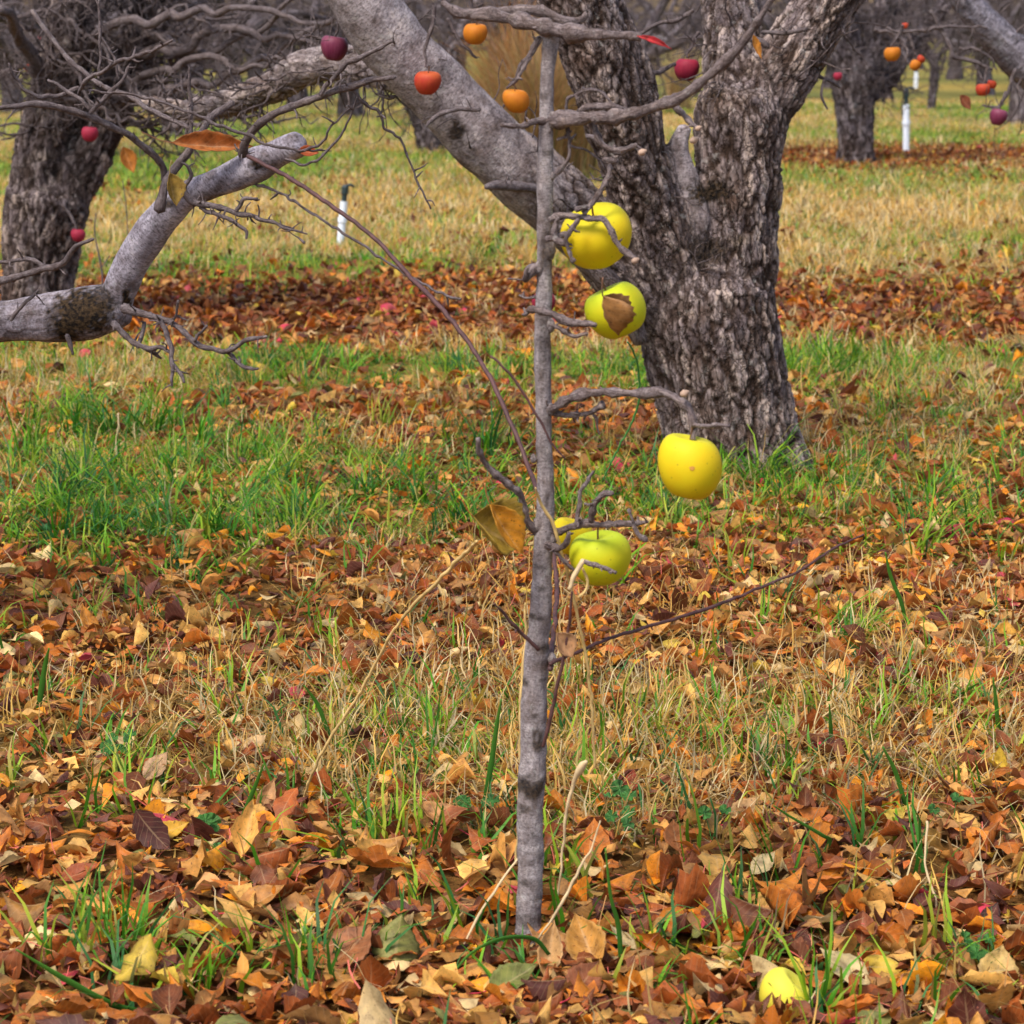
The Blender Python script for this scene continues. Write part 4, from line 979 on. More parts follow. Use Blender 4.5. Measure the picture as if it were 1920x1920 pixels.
# bruise: a slightly sunken brown patch on the hanging apple's skin
bm_v = []; Rr = pw(121, 873, YS - .1) / 2
nb = 14
cen = np.array([.03, -1.0, .10])
vv = [cen]; 
for k in range(nb):
    a_ = k / nb * 2 * math.pi; q_ = cen + np.array([math.cos(a_) * .085 * (1 + .2 * math.sin(3 * a_)), 0, math.sin(a_) * .065 * (1 + .15 * math.cos(5 * a_))]); vv.append(q_)
vv = np.array(vv); vv[:, 1] = -np.sqrt(1 - vv[:, 0] ** 2 - (vv[:, 2] * .95) ** 2) * 1.035
me = bpy.data.meshes.new('bruise'); me.from_pydata([tuple(x * Rr) for x in vv], [], [(0, k + 1, (k + 1) % nb + 1) for k in range(nb)]); me.update()
link('bruise', me, M['bruise'], a3)

GR = 'red and orange apples left on the old trees'
apple(801, 155, 49, T6 - .02, 'ap_red', 'red orange apple on a long stalk against the grey limb', GR, .98, (.1, .1, 0), seed=11, taper=.2)
apple(891, 63, 45, T6 - .02, 'ap_orange', 'dull orange apple right under the top branch, left of the sapling', GR, .95, (.1, .1, 0), seed=12)
apple(967, 189, 49, T6 - .02, 'ap_orange', 'orange apple hanging just left of the sapling stem', GR, .98, (.1, -.1, 0), seed=13)
apple(626, 90, 50, T6 + .1, 'ap_purple', 'plum coloured apple in front of the horizontal limb', GR, 1.02, (0, .1, 0), seed=14, taper=.18)
apple(1288, 130, 46, YC + .1, 'ap_crimson', 'red apple tucked behind the right fork of the old tree', GR, 1.0, (0, .1, 0), seed=15)
apple(1020, 568, 44, YC + .6, 'ap_crimson', 'crimson apple hidden behind the sapling stem', GR, 1., (0, 0, 0), seed=16)
apple(168, 251, 31, YB - .6, 'ap_crimson', 'crimson apple by the fork of the left tree', GR, 1., (0, .1, 0), seed=17)
apple(147, 441, 27, YB - .5, 'ap_crimson', 'crimson apple low beside the left tree trunk', GR, 1., (0, .1, 0), seed=18)
apple(53, 127, 16, YB + 3, 'ap_red', 'tiny orange red apple at the upper left edge', GR, 1., (0, .1, 0), seed=19, stem=False)
apple(78, 70, 11, YB + 3, 'ap_pink', 'tiny pinkish apple high at the upper left', GR, 1., (0, .1, 0), seed=29, stem=False)
YR = 9.
apple(1673, 101, 31, YR, 'ap_orange', 'round orange apple right of the third row tree', GR, .95, (0, 0, 0), seed=20)
apple(1716, 122, 20, YR + .3, 'ap_orange', 'small lower apple of the orange pair near the white pipe', GR, 1.1, (0, .6, 0), seed=21, stem=False)
apple(1727, 111, 16, YR + .3, 'ap_red', 'small upper apple of the orange pair near the white pipe', GR, .9, (0, .6, 0), seed=22, stem=False)
apple(1571, 143, 17, YR + 2, 'ap_crimson', 'small dark red apple on the third row trunk', GR, 1., (0, 0, 0), seed=23, stem=False)
apple(1843, 168, 27, YR, 'ap_red', 'bright red apple under the grey limb at the right', GR, .95, (0, 0, 0), seed=24)
apple(1860, 158, 17, YR + .2, 'ap_red', 'small orange red apple behind the bright red one', GR, 1., (0, 0, 0), seed=26, stem=False)
apple(1871, 219, 32, YR - .2, 'ap_purple', 'dark purple apple lowest at the right edge', GR, 1.08, (0, .2, 0), seed=25, taper=.2)
apple(1697, 48, 12, YR + 3, 'ap_red', 'tiny faint red apple high in the right branches', GR, 1., (0, 0, 0), seed=27, stem=False)

def windfall(px_, py_, dpx, mat, label, group, sink=.25, seed=1, rot=(.6, .4, 1), name='fallen_apple'):
    Y_ = D_of(py_); q = P(px_, py_, Y_); Rr = pw(dpx, py_, Y_) / 2
    z = g1(q[0], q[1]) + Rr * (1 - 2 * sink) * .9
    return apple(px_, py_, dpx, Y_, mat, label, group, .9, rot, False, seed, name, (q[0], q[1], z + .006))
windfall(1470, 1878, 108, 'ap_pale', 'pale yellow windfall apple half buried in leaves at the bottom right', None, .46, 31)
for (tr_, ax_, ay_, ar_, yy_, sx_, top_) in ((old, 626, 90, 25, T6 + .1, 30, 0), (old, 891, 63, 23, T6 - .02, -12, -20), (old, 1288, 130, 23, YC + .1, 22, 60), (tb, 168, 251, 15, YB - .6, 18, 185), (tb, 147, 441, 13, YB - .5, -30, 385),
                                   (te, 1673, 101, 15, YR, 20, 48), (te, 1843, 168, 13, YR, 8, 128), (te, 1871, 219, 16, YR - .2, 15, 172), (te, 1716, 112, 10, YR + .3, -14, 60)):
    o = branch(tr_, [(ax_ + sx_, top_, 7), (ax_ + sx_ * .5, (top_ + ay_ - ar_) / 2, 6), (ax_, ay_ - ar_ + 3, 4)], yy_, yy_, nsp=4, spL=(.02, .06), wob=.004)
    bpy.context.view_layer.update(); o.matrix_parent_inverse = Matrix.Translation(-tr_.location)
GP = 'red windfall apples in the leaves'
WF = [(1505, 1850, 44, 'red patch of the pale yellow apple, added as a separate apple'), (1165, 892, 46, 'red windfall in the grass left of the old trunk'), (215, 1692, 30, 'pink windfall deep in leaves at the lower left'),  # first entry: extra apple standing in for the pale windfall's red patch
      (100, 1775, 54, 'red windfall above the bottom left grass'), (280, 1572, 44, 'purplish windfall under a leaf at the left'), (1710, 990, 28, 'pale red windfall right of the old trunk'),
      (1885, 995, 34, 'salmon red windfall at the right edge'), (725, 588, 36, 'largest pink windfall in the middle leaf band'), (535, 619, 24, 'pink windfall at the left of the leaf band'),
      (705, 608, 20, 'small dark red windfall under the largest pink one'), (675, 569, 22, 'pink windfall high in the leaf band'), (755, 650, 20, 'pink windfall at the lower edge of the leaf band'),
      (485, 647, 32, 'salmon windfall under the forked twig tip'), (530, 646, 22, 'pink windfall beside the salmon one'), (870, 590, 22, 'pink windfall near the sapling in the leaf band'),
      (290, 582, 22, 'bright red windfall right of the elbowed limb'), (1780, 578, 20, 'pink windfall in leaves at the far right'), (1045, 610, 26, 'magenta windfall right behind the sapling stem'),
      (1650, 1765, 30, 'pink windfall at the lower right'), (1840, 1735, 56, 'curved red windfall at the right bottom corner'), (160, 667, 22, 'pink windfall under the dark stub of the limb'),
      (1765, 826, 14, 'tiny magenta windfall in the dry grass at the right'), (940, 912, 22, 'red windfall behind the sapling twig'), (805, 880, 14, 'tiny pink windfall in the green tuft'),
      (1868, 290, 14, 'far pink windfall at the right edge under the third row'), (1678, 293, 14, 'far pink windfall right of the third row trunk'), (1828, 300, 16, 'far salmon windfall in the third row leaves')]
for i, (a, b_, d_, lab) in enumerate(WF): windfall(a, b_, d_ * 1.25, 'ap_pink' if i % 3 else 'ap_crimson', lab, GP, .60, 40 + i, (.4 * (i % 4), .5 * (i % 3), i))

# ------------------------------------------------------------------ single leaves one can point at
def one_leaf(name, loc, L, W, col, label, rot, fold=.5, arch=.3, tw=0., petiole=(.6, .05, .05), nu=15, nv=9, group=None, roll=0.):
    u = np.linspace(0, 1, nu)[:, None]; v = np.linspace(-1, 1, nv)[None]
    wd = W / L * .60 * np.sin(np.pi * (1 - u) ** 1.2) ** .9 * (1 + .045 * np.where(np.arange(nu) % 2 == 0, 1, -1)[:, None])
    x = (u - .5) + 0 * v; y = v * wd; z = fold * np.abs(v) ** 1.4 * wd * .8 + arch * (u - .5) ** 2 + tw * (u - .5) * v * wd + .012 * np.sin(u * 23 + v * 4)
    y = y * (1 - .35 * min(1, abs(fold) * .5) * np.abs(v))
    V = np.stack([x, y, z], -1).reshape(-1, 3) * L
    ii_ = (np.arange(nu - 1)[:, None] * nv + np.arange(nv - 1)[None]).ravel()
    F = np.stack([ii_, ii_ + 1, ii_ + nv + 1, ii_ + nv], -1)
    c = np.array(col)[None] * (1 + .25 * fbm(V * 60 + L * 99, 5, 2)[:, None]) * (1 - .15 * np.broadcast_to(np.abs(v) ** 3, (nu, nv)).reshape(-1, 1))
    me = mesh_np(name, V, F, cols=np.clip(c, 0.01, .95), uv=np.stack(np.broadcast_arrays(u + 0 * v, v + 0 * u), -1).reshape(-1, 2))
    o = link(name, me, M['leaf']); o.location = tuple(loc); o.rotation_euler = rot
    sm = o.modifiers.new('thickness', 'SOLIDIFY'); sm.thickness = .0006
    tag(o, label, 'leaf', group)
    if petiole:
        s = MB(); s.tube([(-.49 * L, 0, arch * .24 * L), (-.65 * L, .02 * L, .26 * arch * L + .03 * L), (-.85 * L, .07 * L, .3 * arch * L + .1 * L)], [.0009, .0008, .0010], sides=5, amp=.02)
        m_ = M.get('pet%.2f' % petiole[0])
        if m_ is None: m_ = M['pet%.2f' % petiole[0]] = simple('petiole', petiole, .5, .3, .15)
        s.build('stalk', m_, o)
    return o
OR, BR, TA_, RD, YE, OL, PA = (.62, .24, .03), (.32, .11, .035), (.60, .34, .13), (.34, .06, .02), (.66, .36, .035), (.26, .24, .06), (.66, .50, .24)
FLV = [ # px, py, length px, width px, colour, label, yaw, pitch, roll, fold
 (165, 1192, 78, 34, OR, 'bright orange leaf with a red stalk standing at the left', 2.2, -.75, .2, .4),
 (775, 1655, 95, 46, YE, 'golden yellow leaf lying left of the sapling foot', 3.0, -.15, .25, .5),
 (660, 1830, 118, 100, (.34, .12, .04), 'broad brown leaf at the bottom, left of the olive one', .6, -.55, .2, .3),
 (745, 1820, 110, 90, OL, 'olive and tan leaf standing upright at the bottom', 1.4, -.9, .3, -.5),
 (960, 1870, 118, 60, (.20, .21, .05), 'dull green leaf in front of the sapling foot', .5, -.3, .5, .6),
 (1030, 1835, 120, 52, TA_, 'folded tan leaf pointing down beside the sapling foot', 1.3, -1.0, .3, 1.1),
 (1100, 1820, 130, 80, (.52, .25, .05), 'large golden brown curled leaf right of the sapling foot', 2.0, -.7, -.5, .8),
 (1165, 1800, 70, 44, PA, 'pale blunt leaf on top of the golden brown curled one', 2.6, -.6, .1, .3),
 (1095, 1880, 110, 66, (.30, .10, .04), 'dark brown leaf at the bottom edge right of the sapling', 1.0, -.35, .5, .4),
 (1580, 1850, 120, 66, PA, 'pale green tan leaf right of the windfall apple', 2.7, -.5, -.3, .4),
 (1615, 1775, 74, 56, (.30, .085, .03), 'folded red brown leaf above the pale one', 1.4, -.8, .1, .9),
 (1870, 1850, 96, 72, (.58, .38, .12), 'tan leaf with a notched edge in the bottom right corner', 1.2, -.85, .3, .3),
 (1770, 1500, 66, 50, (.24, .09, .03), 'dark brown leaf perched on dry grass at the right', 2.6, -.7, .4, .3),
 (1515, 1302, 56, 38, (.50, .22, .03), 'yellow brown leaf tilted up in the right middle', 2.5, -.8, .4, .3),
 (1185, 1488, 46, 28, (.30, .05, .02), 'dark red leaf standing right of the sapling', 1.2, -1.1, .1, .4),
 (295, 1470, 72, 44, (.60, .36, .19), 'pale tan leaf with a pink midrib standing at the left', .6, -.75, .4, .3),
 (480, 1430, 62, 44, (.64, .42, .20), 'pale straw leaf among dry grass at the left', .1, -.7, .5, .3),
 (500, 1535, 84, 34, (.48, .24, .09), 'long light brown leaf slanting up left of the sapling', 1.1, -.8, .6, .7),
 (320, 1590, 80, 36, YE, 'yellow leaf with a long pink stalk at the lower left', .5, -.2, .7, .4),
 (150, 1668, 80, 40, (.34, .08, .025), 'rust red leaf at the lower left', .4, -.3, .5, .5),
 (490, 1730, 110, 56, (.50, .22, .05), 'big orange brown leaf behind the grass at the lower left', .3, -.4, .4, .6),
 (1395, 1545, 72, 42, TA_, 'tan leaf with a pink stalk under the dry grass right of the sapling', .5, -.6, .4, .4),
 (1265, 1600, 70, 56, (.44, .15, .04), 'orange brown rounded leaf right of the mallow', 1.8, -.8, .3, .3),
 (1432, 1650, 66, 42, PA, 'pale leaf with a bright pink stalk in the lower right', .5, -.6, .3, .4),
 (1680, 1680, 58, 36, (.66, .50, .26), 'pale cream leaf in the lower right litter', 2.8, -.6, .3, .4),
 (820, 1560, 110, 56, (.52, .24, .08), 'arched tan brown leaf left of the sapling', 2.6, -.4, -.3, .8),
 (235, 1080, 50, 26, OR, 'orange leaf at the left edge of the leaf carpet', .3, -.2, .4, .4),
 (1720, 1165, 56, 26, (.58, .30, .04), 'golden leaf at the right above the dry grass', .2, -.3, .5, .4),
 (1885, 1200, 40, 34, (.62, .30, .03), 'orange leaf on the right edge', 1.3, -.8, .3, .3),
 (1820, 1290, 64, 42, (.56, .24, .03), 'orange brown leaf standing near the right edge', .4, -.6, .4, .3),
]
for (a, b_, L_, W_, c_, lab, yaw, pit, rol, fo) in FLV:
    Y_ = D_of(b_ + 12); q = P(a, b_, Y_); L = pw(L_, b_, Y_); W = pw(W_, b_, Y_)
    q[2] = g1(q[0], Y_) + .022 + abs(math.sin(pit)) * L * .30
    one_leaf('fallen_leaf', q, L, W, c_, lab, (rol, pit, yaw), fo, .35, .2, (.62, .05, .08) if ('pink' in lab or 'red stalk' in lab or L_ > 100) else (.45, .16, .06))
# leaves still hanging
one_leaf('dry_leaf', P(1134, 596, YS - .085), pw(92, 595, YS), pw(74, 595, YS), (.40, .19, .06), 'torn brown leaf stuck on the second yellow apple', (.9, 1.0, .9), 1.5, .5, .9, (.2, .1, .06))
one_leaf('dry_leaf', P(922, 1000, YS - .05), pw(122, 998, YS), pw(120, 998, YS), (.36, .23, .03), 'olive brown curled leaf on the left of the sapling', (1.15, .6, .5), 1.0, .5, .8, (.6, .2, .05))
one_leaf('dry_leaf', P(945, 992, YS - .075), pw(118, 990, YS), pw(60, 990, YS), (.66, .30, .03), 'folded amber leaf over the olive brown curled one', (1.3, 1.0, .3), 1.3, .3, .2, (.45, .2, .05))
one_leaf('dry_leaf', P(1056, 1210, YS - .05), pw(60, 1210, YS), pw(46, 1210, YS), (.50, .27, .13), 'pale brown leaf caught where the red shoot leaves the sapling', (1.2, 1.0, .2), .9, .3, .2, (.3, .12, .06))
one_leaf('dry_leaf', P(398, 275, TA - .02), pw(150, 275, TA), pw(44, 275, TA), (.42, .14, .035), 'long rolled rust leaf lying across the left twigs', (1.1, .05, .1), 1.2, .25, .4, (.3, .1, .05))
one_leaf('dry_leaf', P(322, 355, TA - .08), pw(62, 355, TA), pw(40, 355, TA), (.42, .27, .06), 'small olive brown dry leaf at the elbow of the grey limb', (1.3, 1.4, .3), 1.2, .4, .3, (.4, .3, .1))
one_leaf('dry_leaf', P(578, 286, TA - .05), pw(40, 286, TA), pw(22, 286, TA), (.46, .10, .03), 'small orange leaf under the cut end of the grey limb', (1.1, .1, .1), .8, .3, .3, None)
one_leaf('dry_leaf', P(1809, 192, YR), pw(34, 192, YR), pw(20, 192, YR), (.26, .07, .03), 'rust brown leaf dangling at the right near the red apple', (1.3, .9, .1), .5, .3, .3, None)
one_leaf('dry_leaf', P(1228, 78, YS - .1), pw(66, 78, YS), pw(12, 78, YS), (.55, .03, .04), 'thin bright red leaf at the end of the top branch', (1.2, .35, .1), .8, -.3, .1, None)
one_leaf('dry_leaf', P(1418, 88, YC - .3), pw(46, 88, YC), pw(14, 88, YC), (.55, .22, .03), 'narrow orange leaf hanging in the right fork', (1.3, 1.2, .1), .8, .3, .1, None)
one_leaf('dry_leaf', P(240, 300, YB - 1.2), pw(46, 300, YB), pw(26, 300, YB), (.50, .18, .03), 'orange leaf hanging on the weed by the left tree', (1.3, 1.2, .1), .8, .3, .1, None)

# ------------------------------------------------------------------ stalks beside the sapling
def stalk(l, Y0, Y1, mat, label, name='straw_stalk', extra=()):
    o = branch(None, l, Y0, Y1, mat=mat, name=name, wob=.0012, rings=.1, amp=.05, nsp=0, extra=extra); return tag(o, label, 'stalk')
stalk([(560, 1520, 5), (600, 1420, 6), (680, 1290, 6), (740, 1180, 6), (800, 1110, 7), (870, 1040, 8), (895, 1015, 6)], 3.4, YS + .02, 'straw_stalk', 'long golden stalk leaning up to the olive brown curled leaf', extra=())
stalk([(968, 1620, 5), (975, 1450, 7), (978, 1300, 7), (985, 1200, 6), (986, 1130, 4)], YS + .06, YS + .05, 'straw_stalk', 'straight golden stalk right along the left side of the sapling')
stalk([(1115, 1440, 5), (1108, 1300, 6), (1092, 1200, 6), (1075, 1120, 6), (1060, 1060, 6), (1040, 990, 7), (1010, 935, 6), (1003, 915, 3)], YS + .05, YS - .04, 'straw_stalk', 'bent orange straw crossing in front of the sapling by the lowest apple')
stalk([(1068, 1105, 8), (1080, 1075, 9), (1094, 1052, 10)], YS - .08, YS - .08, 'straw_pale', 'short pale broken straw below the lowest apple')
stalk([(1085, 1120, 5), (1100, 1100, 5), (1100, 1080, 6), (1092, 1065, 4)], YS - .07, YS - .07, 'straw_stalk', 'curled straw loop below the lowest apple')
stalk([(1045, 1690, 4), (1055, 1600, 5), (1062, 1530, 6), (1075, 1470, 8), (1090, 1440, 17), (1098, 1428, 8)], YS, YS - .05, 'straw_pale', 'pale stalk with a thick seed tip right of the sapling foot')
stalk([(1010, 1760, 4), (1050, 1700, 6), (1080, 1640, 6), (1110, 1590, 4), (1125, 1540, 3)], YS - .05, YS - .05, 'straw_pale', 'leaning flat straw at the right of the sapling foot')
stalk([(870, 1770, 4), (900, 1715, 6), (935, 1660, 5), (970, 1610, 4)], YS - .05, YS, 'straw_pale', 'pale straw leaning on the left of the sapling foot')
stalk([(1320, 1990 - 200, 4), (1400, 1700, 5), (1480, 1640, 5), (1560, 1580, 4)], 3.0, 3.25, 'straw_stalk', 'long thin straw slanting in the lower right')
stalk([(1770, 1780, 4), (1752, 1680, 5), (1735, 1620, 4), (1738, 1540, 5)], 3.0, 3.05, 'straw_pale', 'green grey bent stem at the lower right')
stalk([(222, 880, 3), (218, 840, 4), (222, 805, 4), (222, 775, 3)], D_of(882), D_of(882), 'straw_pale', 'lone white straw in the green grass at the left')
stalk([(1195, 810, 3), (1200, 760, 4), (1195, 700, 4), (1188, 670, 4), (1172, 640, 3)], 4.6, 4.6, 'stemg' if 'stemg' in M else 'straw_stalk', 'thin green stem hanging below the second yellow apple', 'grass_stem') if False else None
M['stemg'] = simple('green_stem', (.06, .22, .05), .5, .3)
stalk([(1130, 900, 3), (1165, 830, 4), (1195, 765, 4), (1198, 700, 4), (1190, 665, 4), (1176, 640, 3)], 5.2, 5.0, 'stemg', 'long thin green stem between the second and third yellow apples', 'grass_stem')
# fat green blades standing out of the litter
def big_blade(l, Y0, Y1, label):
    p, r = px_line(l, Y0, Y1); p, r = catmull(p, r, .006); n = len(p)
    d = np.gradient(p, axis=0); s = np.cross(d, [0, 1, .25]); s /= np.linalg.norm(s, axis=1)[:, None] + 1e-9
    up = np.cross(s, d); up /= np.linalg.norm(up, axis=1)[:, None]
    V = np.stack([p - s * r[:, None], p + up * r[:, None] * .25, p + s * r[:, None]], 1).reshape(-1, 3)
    i = np.arange(n - 1) * 3; F = np.vstack([np.stack([i, i + 1, i + 4, i + 3], -1), np.stack([i + 1, i + 2, i + 5, i + 4], -1)])
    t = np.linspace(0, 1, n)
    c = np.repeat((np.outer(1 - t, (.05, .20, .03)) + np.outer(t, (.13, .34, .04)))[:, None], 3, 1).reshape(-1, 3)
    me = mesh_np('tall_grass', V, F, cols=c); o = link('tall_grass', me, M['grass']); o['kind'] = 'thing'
    o.modifiers.new('thickness', 'SOLIDIFY').thickness = .0005
    return tag(o, label, 'grass blade', 'single green blades in the litter')
BL = [([(70, 1345, 10), (78, 1290, 12), (85, 1245, 9), (92, 1215, 3)], 'single green blade upright at the left edge'),
      ([(440, 1570, 9), (460, 1520, 10), (480, 1470, 8), (495, 1432, 3)], 'green blade slanting right at the left'),
      ([(640, 1420, 7), (615, 1370, 9), (595, 1320, 8), (570, 1285, 3)], 'green blade slanting left at the left middle'),
      ([(905, 1520, 9), (920, 1440, 11), (930, 1370, 9), (940, 1310, 3)], 'dark green blade close left of the sapling'),
      ([(330, 1900, 14), (230, 1890, 16), (130, 1840, 14), (30, 1780, 4)], 'broad green blade arching in the bottom left corner'),
      ([(1165, 1830, 9), (1160, 1740, 10), (1145, 1680, 7), (1135, 1590, 3)], 'tall green blade right of the sapling foot'),
      ([(1030, 1790, 8), (1000, 1760, 10), (940, 1760, 9), (880, 1790, 6), (835, 1845, 3)], 'arched green blade across the sapling foot'),
      ([(1120, 1790, 6), (1070, 1800, 9), (1075, 1760, 9), (1110, 1735, 7), (1160, 1755, 3)], 'bowed green blade right of the sapling foot'),
      ([(1700, 1175, 6), (1690, 1130, 8), (1670, 1080, 7), (1660, 1035, 3)], 'green blade standing in the right middle'),
      ([(1525, 1630, 6), (1555, 1580, 9), (1540, 1565, 8), (1480, 1530, 5), (1450, 1510, 3)], 'bent green blade hooking over at the lower right'),
      ([(1690, 1480, 8), (1700, 1520, 8), (1680, 1450, 9), (1655, 1400, 4)], 'yellow green blade at the right'),
      ([(1560, 1410, 8), (1558, 1370, 8), (1555, 1320, 3)], 'short dark blade at the right middle'),
      ([(1905, 1350, 6), (1875, 1370, 9), (1868, 1320, 8), (1862, 1270, 3)], 'green blade upright near the right edge'),
      ([(1785, 1322, 9), (1805, 1300, 8), (1835, 1280, 3)], 'green blade pointing up right at the right edge')]
for l, lab in BL:
    Y_ = D_of(max(b_ for a, b_, c_ in l) + 6); big_blade(l, Y_, Y_ - .05, lab)

# mallow weeds: small lobed round leaves on thin stalks
M['mallow'] = simple('mallow_leaf', (.04, .125, .022), .6, .25, .6, 90, .001)
def mallow(px_, py_, n, lab, s=1.):
    Y_ = D_of(py_ + 15); q = P(px_, py_, Y_); z0 = g1(q[0], Y_)
    t = thing('mallow_plant', (q[0], Y_, z0), lab, 'weed', 'small green mallow weeds in the litter')
    for k in range(n):
        a_ = k * 2.4 + px_; r_ = R.uniform(.006, .03) * s; R_ = R.uniform(.007, .014) * s
        c = np.array([math.cos(a_) * r_, math.sin(a_) * r_, R.uniform(.035, .055)])
        nr = Vector((R.normal(0, .4), -.7 + R.normal(0, .3), 1)).normalized(); e1 = nr.orthogonal().normalized(); e2 = nr.cross(e1)
        V = [c]
        m = 40
        for rr_ in (.5, 1.):
            for j in range(m):
                b_ = j / m * 2 * math.pi; lob = 1 + .13 * abs(math.sin(b_ * 3.5)) - (.75 * max(0, 1 - abs(((b_ + math.pi) % (2 * math.pi)) - math.pi) / .35))
                rad__ = R_ * rr_ * lob; dz = .18 * math.cos(b_ * 7) * rad__ + .25 * rad__ * rr_
                V.append(c + np.array(e1) * math.cos(b_) * rad__ + np.array(e2) * math.sin(b_) * rad__ + np.array(nr) * dz)
        Fq = [(0, 1 + j, 1 + (j + 1) % m) for j in range(m)] + [(1 + j, 1 + m + j, 1 + m + (j + 1) % m, 1 + (j + 1) % m) for j in range(m)]
        me = bpy.data.meshes.new('leaf'); me.from_pydata([tuple(v) for v in V], [], Fq); me.update(); o = link('leaf', me, M['mallow'], t)
        sd = MB(); sd.tube([(0, 0, 0), (c[0] * .5, c[1] * .5, c[2] * .6), tuple(c)], [.0008, .0007, .0006], sides=5); sd.build('stalk', M['stemg'], t)
for m_ in ((1172, 1522, 3, 'mallow weed with dark lobed leaves right of the sapling'), (1165, 1568, 3, 'mallow weed with a pink scrap below the other right of the sapling'), (388, 1590, 3, 'mallow weed with bright ribbed leaves at the lower left'),
           (400, 1640, 2, 'mallow weed with one big dark leaf at the lower left'), (890, 1545, 3, 'mallow weed just left of the sapling'), (1335, 1560, 2, 'mallow weed under the tan leaf at the right'),
           (1785, 1552, 2, 'pale mallow weed at the right in the dry grass'), (230, 1430, 5, 'mallow clump with dark bluish leaves at the left'), (1850, 1820, 4, 'grey green crinkled mallow in the bottom right corner')):
    mallow(*m_)

# ------------------------------------------------------------------ irrigation risers
def riser(px_, py_, hpx, wpx, tilt, lab):
    Y_ = D_of(py_); q = P(px_, py_, Y_); hgt = pw(hpx, py_, Y_); w_ = pw(wpx, py_, Y_) / 2; z0 = g1(q[0], Y_)
    t = thing('sprinkler_riser', (q[0], Y_, z0 - .03), lab, 'sprinkler', 'white sprinkler risers between the rows'); t.rotation_euler = (0, tilt, 0)
    def lathe(name, prof, mat):
        n = 20; V = np.array([(r_ * math.cos(j / n * 2 * math.pi), r_ * math.sin(j / n * 2 * math.pi), z_) for r_, z_ in prof for j in range(n)])
        i0 = np.arange(len(prof) - 1)[:, None] * n; j = np.arange(n)[None]; j2 = (j + 1) % n
        return link(name, mesh_np(name, V, np.stack([i0 + j, i0 + j2, i0 + n + j2, i0 + n + j], -1).reshape(-1, 4), smooth=False), mat, t)
    lathe('pipe', [(0, 0), (w_, 0), (w_, hgt * .62), (w_ * 1.25, hgt * .62), (w_ * 1.25, hgt * .70), (w_, hgt * .70), (w_, hgt), (w_ * .7, hgt), (0, hgt)], M['pipe'])
    lathe('sprinkler_head', [(0, hgt), (w_ * .7, hgt), (w_ * .7, hgt * 1.12), (w_ * .95, hgt * 1.14), (w_ * .95, hgt * 1.26), (w_ * .5, hgt * 1.3), (0, hgt * 1.3)], M['black'])
    s = MB(); s.tube([(0, 0, hgt * 1.27), (w_ * 1.3, 0, hgt * 1.31), (w_ * 2.4, 0, hgt * 1.28)], [w_ * .4, w_ * .38, w_ * .3], sides=8, amp=0); s.build('nozzle', M['black'], t)
riser(636, 470, 102, 14, .10, 'white sprinkler riser with black head in the golden grass at the left')
riser(1699, 290, 98, 12, -.03, 'white sprinkler riser with black head right of the third row tree')
riser(1717, 165, 32, 8, 0., 'far white sprinkler riser under the orange apples')

# ------------------------------------------------------------------ dry golden shrub seen through the fork
def shrub(px_, py_, wpx, hpx, n, lab, pal=(.66, .36, .09)):
    Y_ = D_of(py_); q = P(px_, py_, Y_); z0 = g1(q[0], Y_); wd = pw(wpx, py_, Y_) / 2; hg = pw(hpx, py_, Y_)
    a = R.uniform(0, 2 * np.pi, n); r_ = np.abs(R.normal(0, wd * .42, n))
    x = q[0] + np.cos(a) * r_; y = Y_ + np.sin(a) * r_ * .7
    h = hg * R.uniform(.5, 1.15, n) * np.clip(1.25 - r_ / wd * .5, .4, 1.3); cl = np.array(pal)[None] * R.uniform(.6, 1.3, n)[:, None] * (1 + R.normal(0, .08, (n, 3)))
    v, f, c, u = blades(x, y, h, R.uniform(.006, .014, n), a + R.normal(0, .5, n), np.clip(R.normal(1.1, .6, n), .1, 2.4), np.clip(cl * .85, .01, .9), np.clip(cl, .01, .9), 5, .03)
    v = v - np.array([q[0], Y_, z0])
    o = link('dry_shrub', mesh_np('dry_shrub', v, f, cols=c), M['grass']); o.location = (q[0], Y_, z0)
    return tag(o, lab, 'shrub', 'clumps of golden dry growth behind the old tree')
shrub(1010, 345, 190, 250, 2000, 'tall golden dry shrub seen through the fork of the old tree', (.46, .29, .12))
shrub(1085, 330, 90, 250, 900, 'narrow golden dry shrub behind the leaning limb', (.50, .34, .13))
shrub(960, 300, 130, 250, 1200, 'rusty dry shrub behind the orange apples', (.46, .22, .07))
shrub(1270, 205, 60, 120, 600, 'small pale dry shrub between the two right forks', (.62, .46, .22))

# ------------------------------------------------------------------ third row and further trees
def far_tree(base_px, chains, Y_, lab, group, nsp=60, vox=.022, mat='bark_far', spL=(.1, .5), long=()):
    t = thing('apple_tree', tuple(P(base_px[0], base_px[1], Y_)), lab, 'tree', group)
    _, cc = fused([ch('trunk' if i == 0 else 'limb', l, Y_, Y_ + dy, 0, .2) for i, (l, dy) in enumerate(chains)], vox, .02, M[mat], t, seed=int(Y_))
    s = MB()
    for k in range(1, len(cc)): spurs_along(s, cc[k][1], cc[k][2], nsp, spL, (.004, .009), 2, (0, -.2, -.2), droop=.4)
    for l in long:
        p, r = px_line(l, Y_, Y_ - .5); pp, rr, _ = s.tube(p, r, sides=6, wob=.02, amp=.1, rings=.1); spurs_along(s, pp, rr, 14, (.06, .3), (.003, .006), 1, (0, 0, -.3), droop=.5)
    s.build('crown', M['twig_far'], t); rebase(t); return t
GT = 'apple trees in the rows behind'
Y3 = D_of(312)
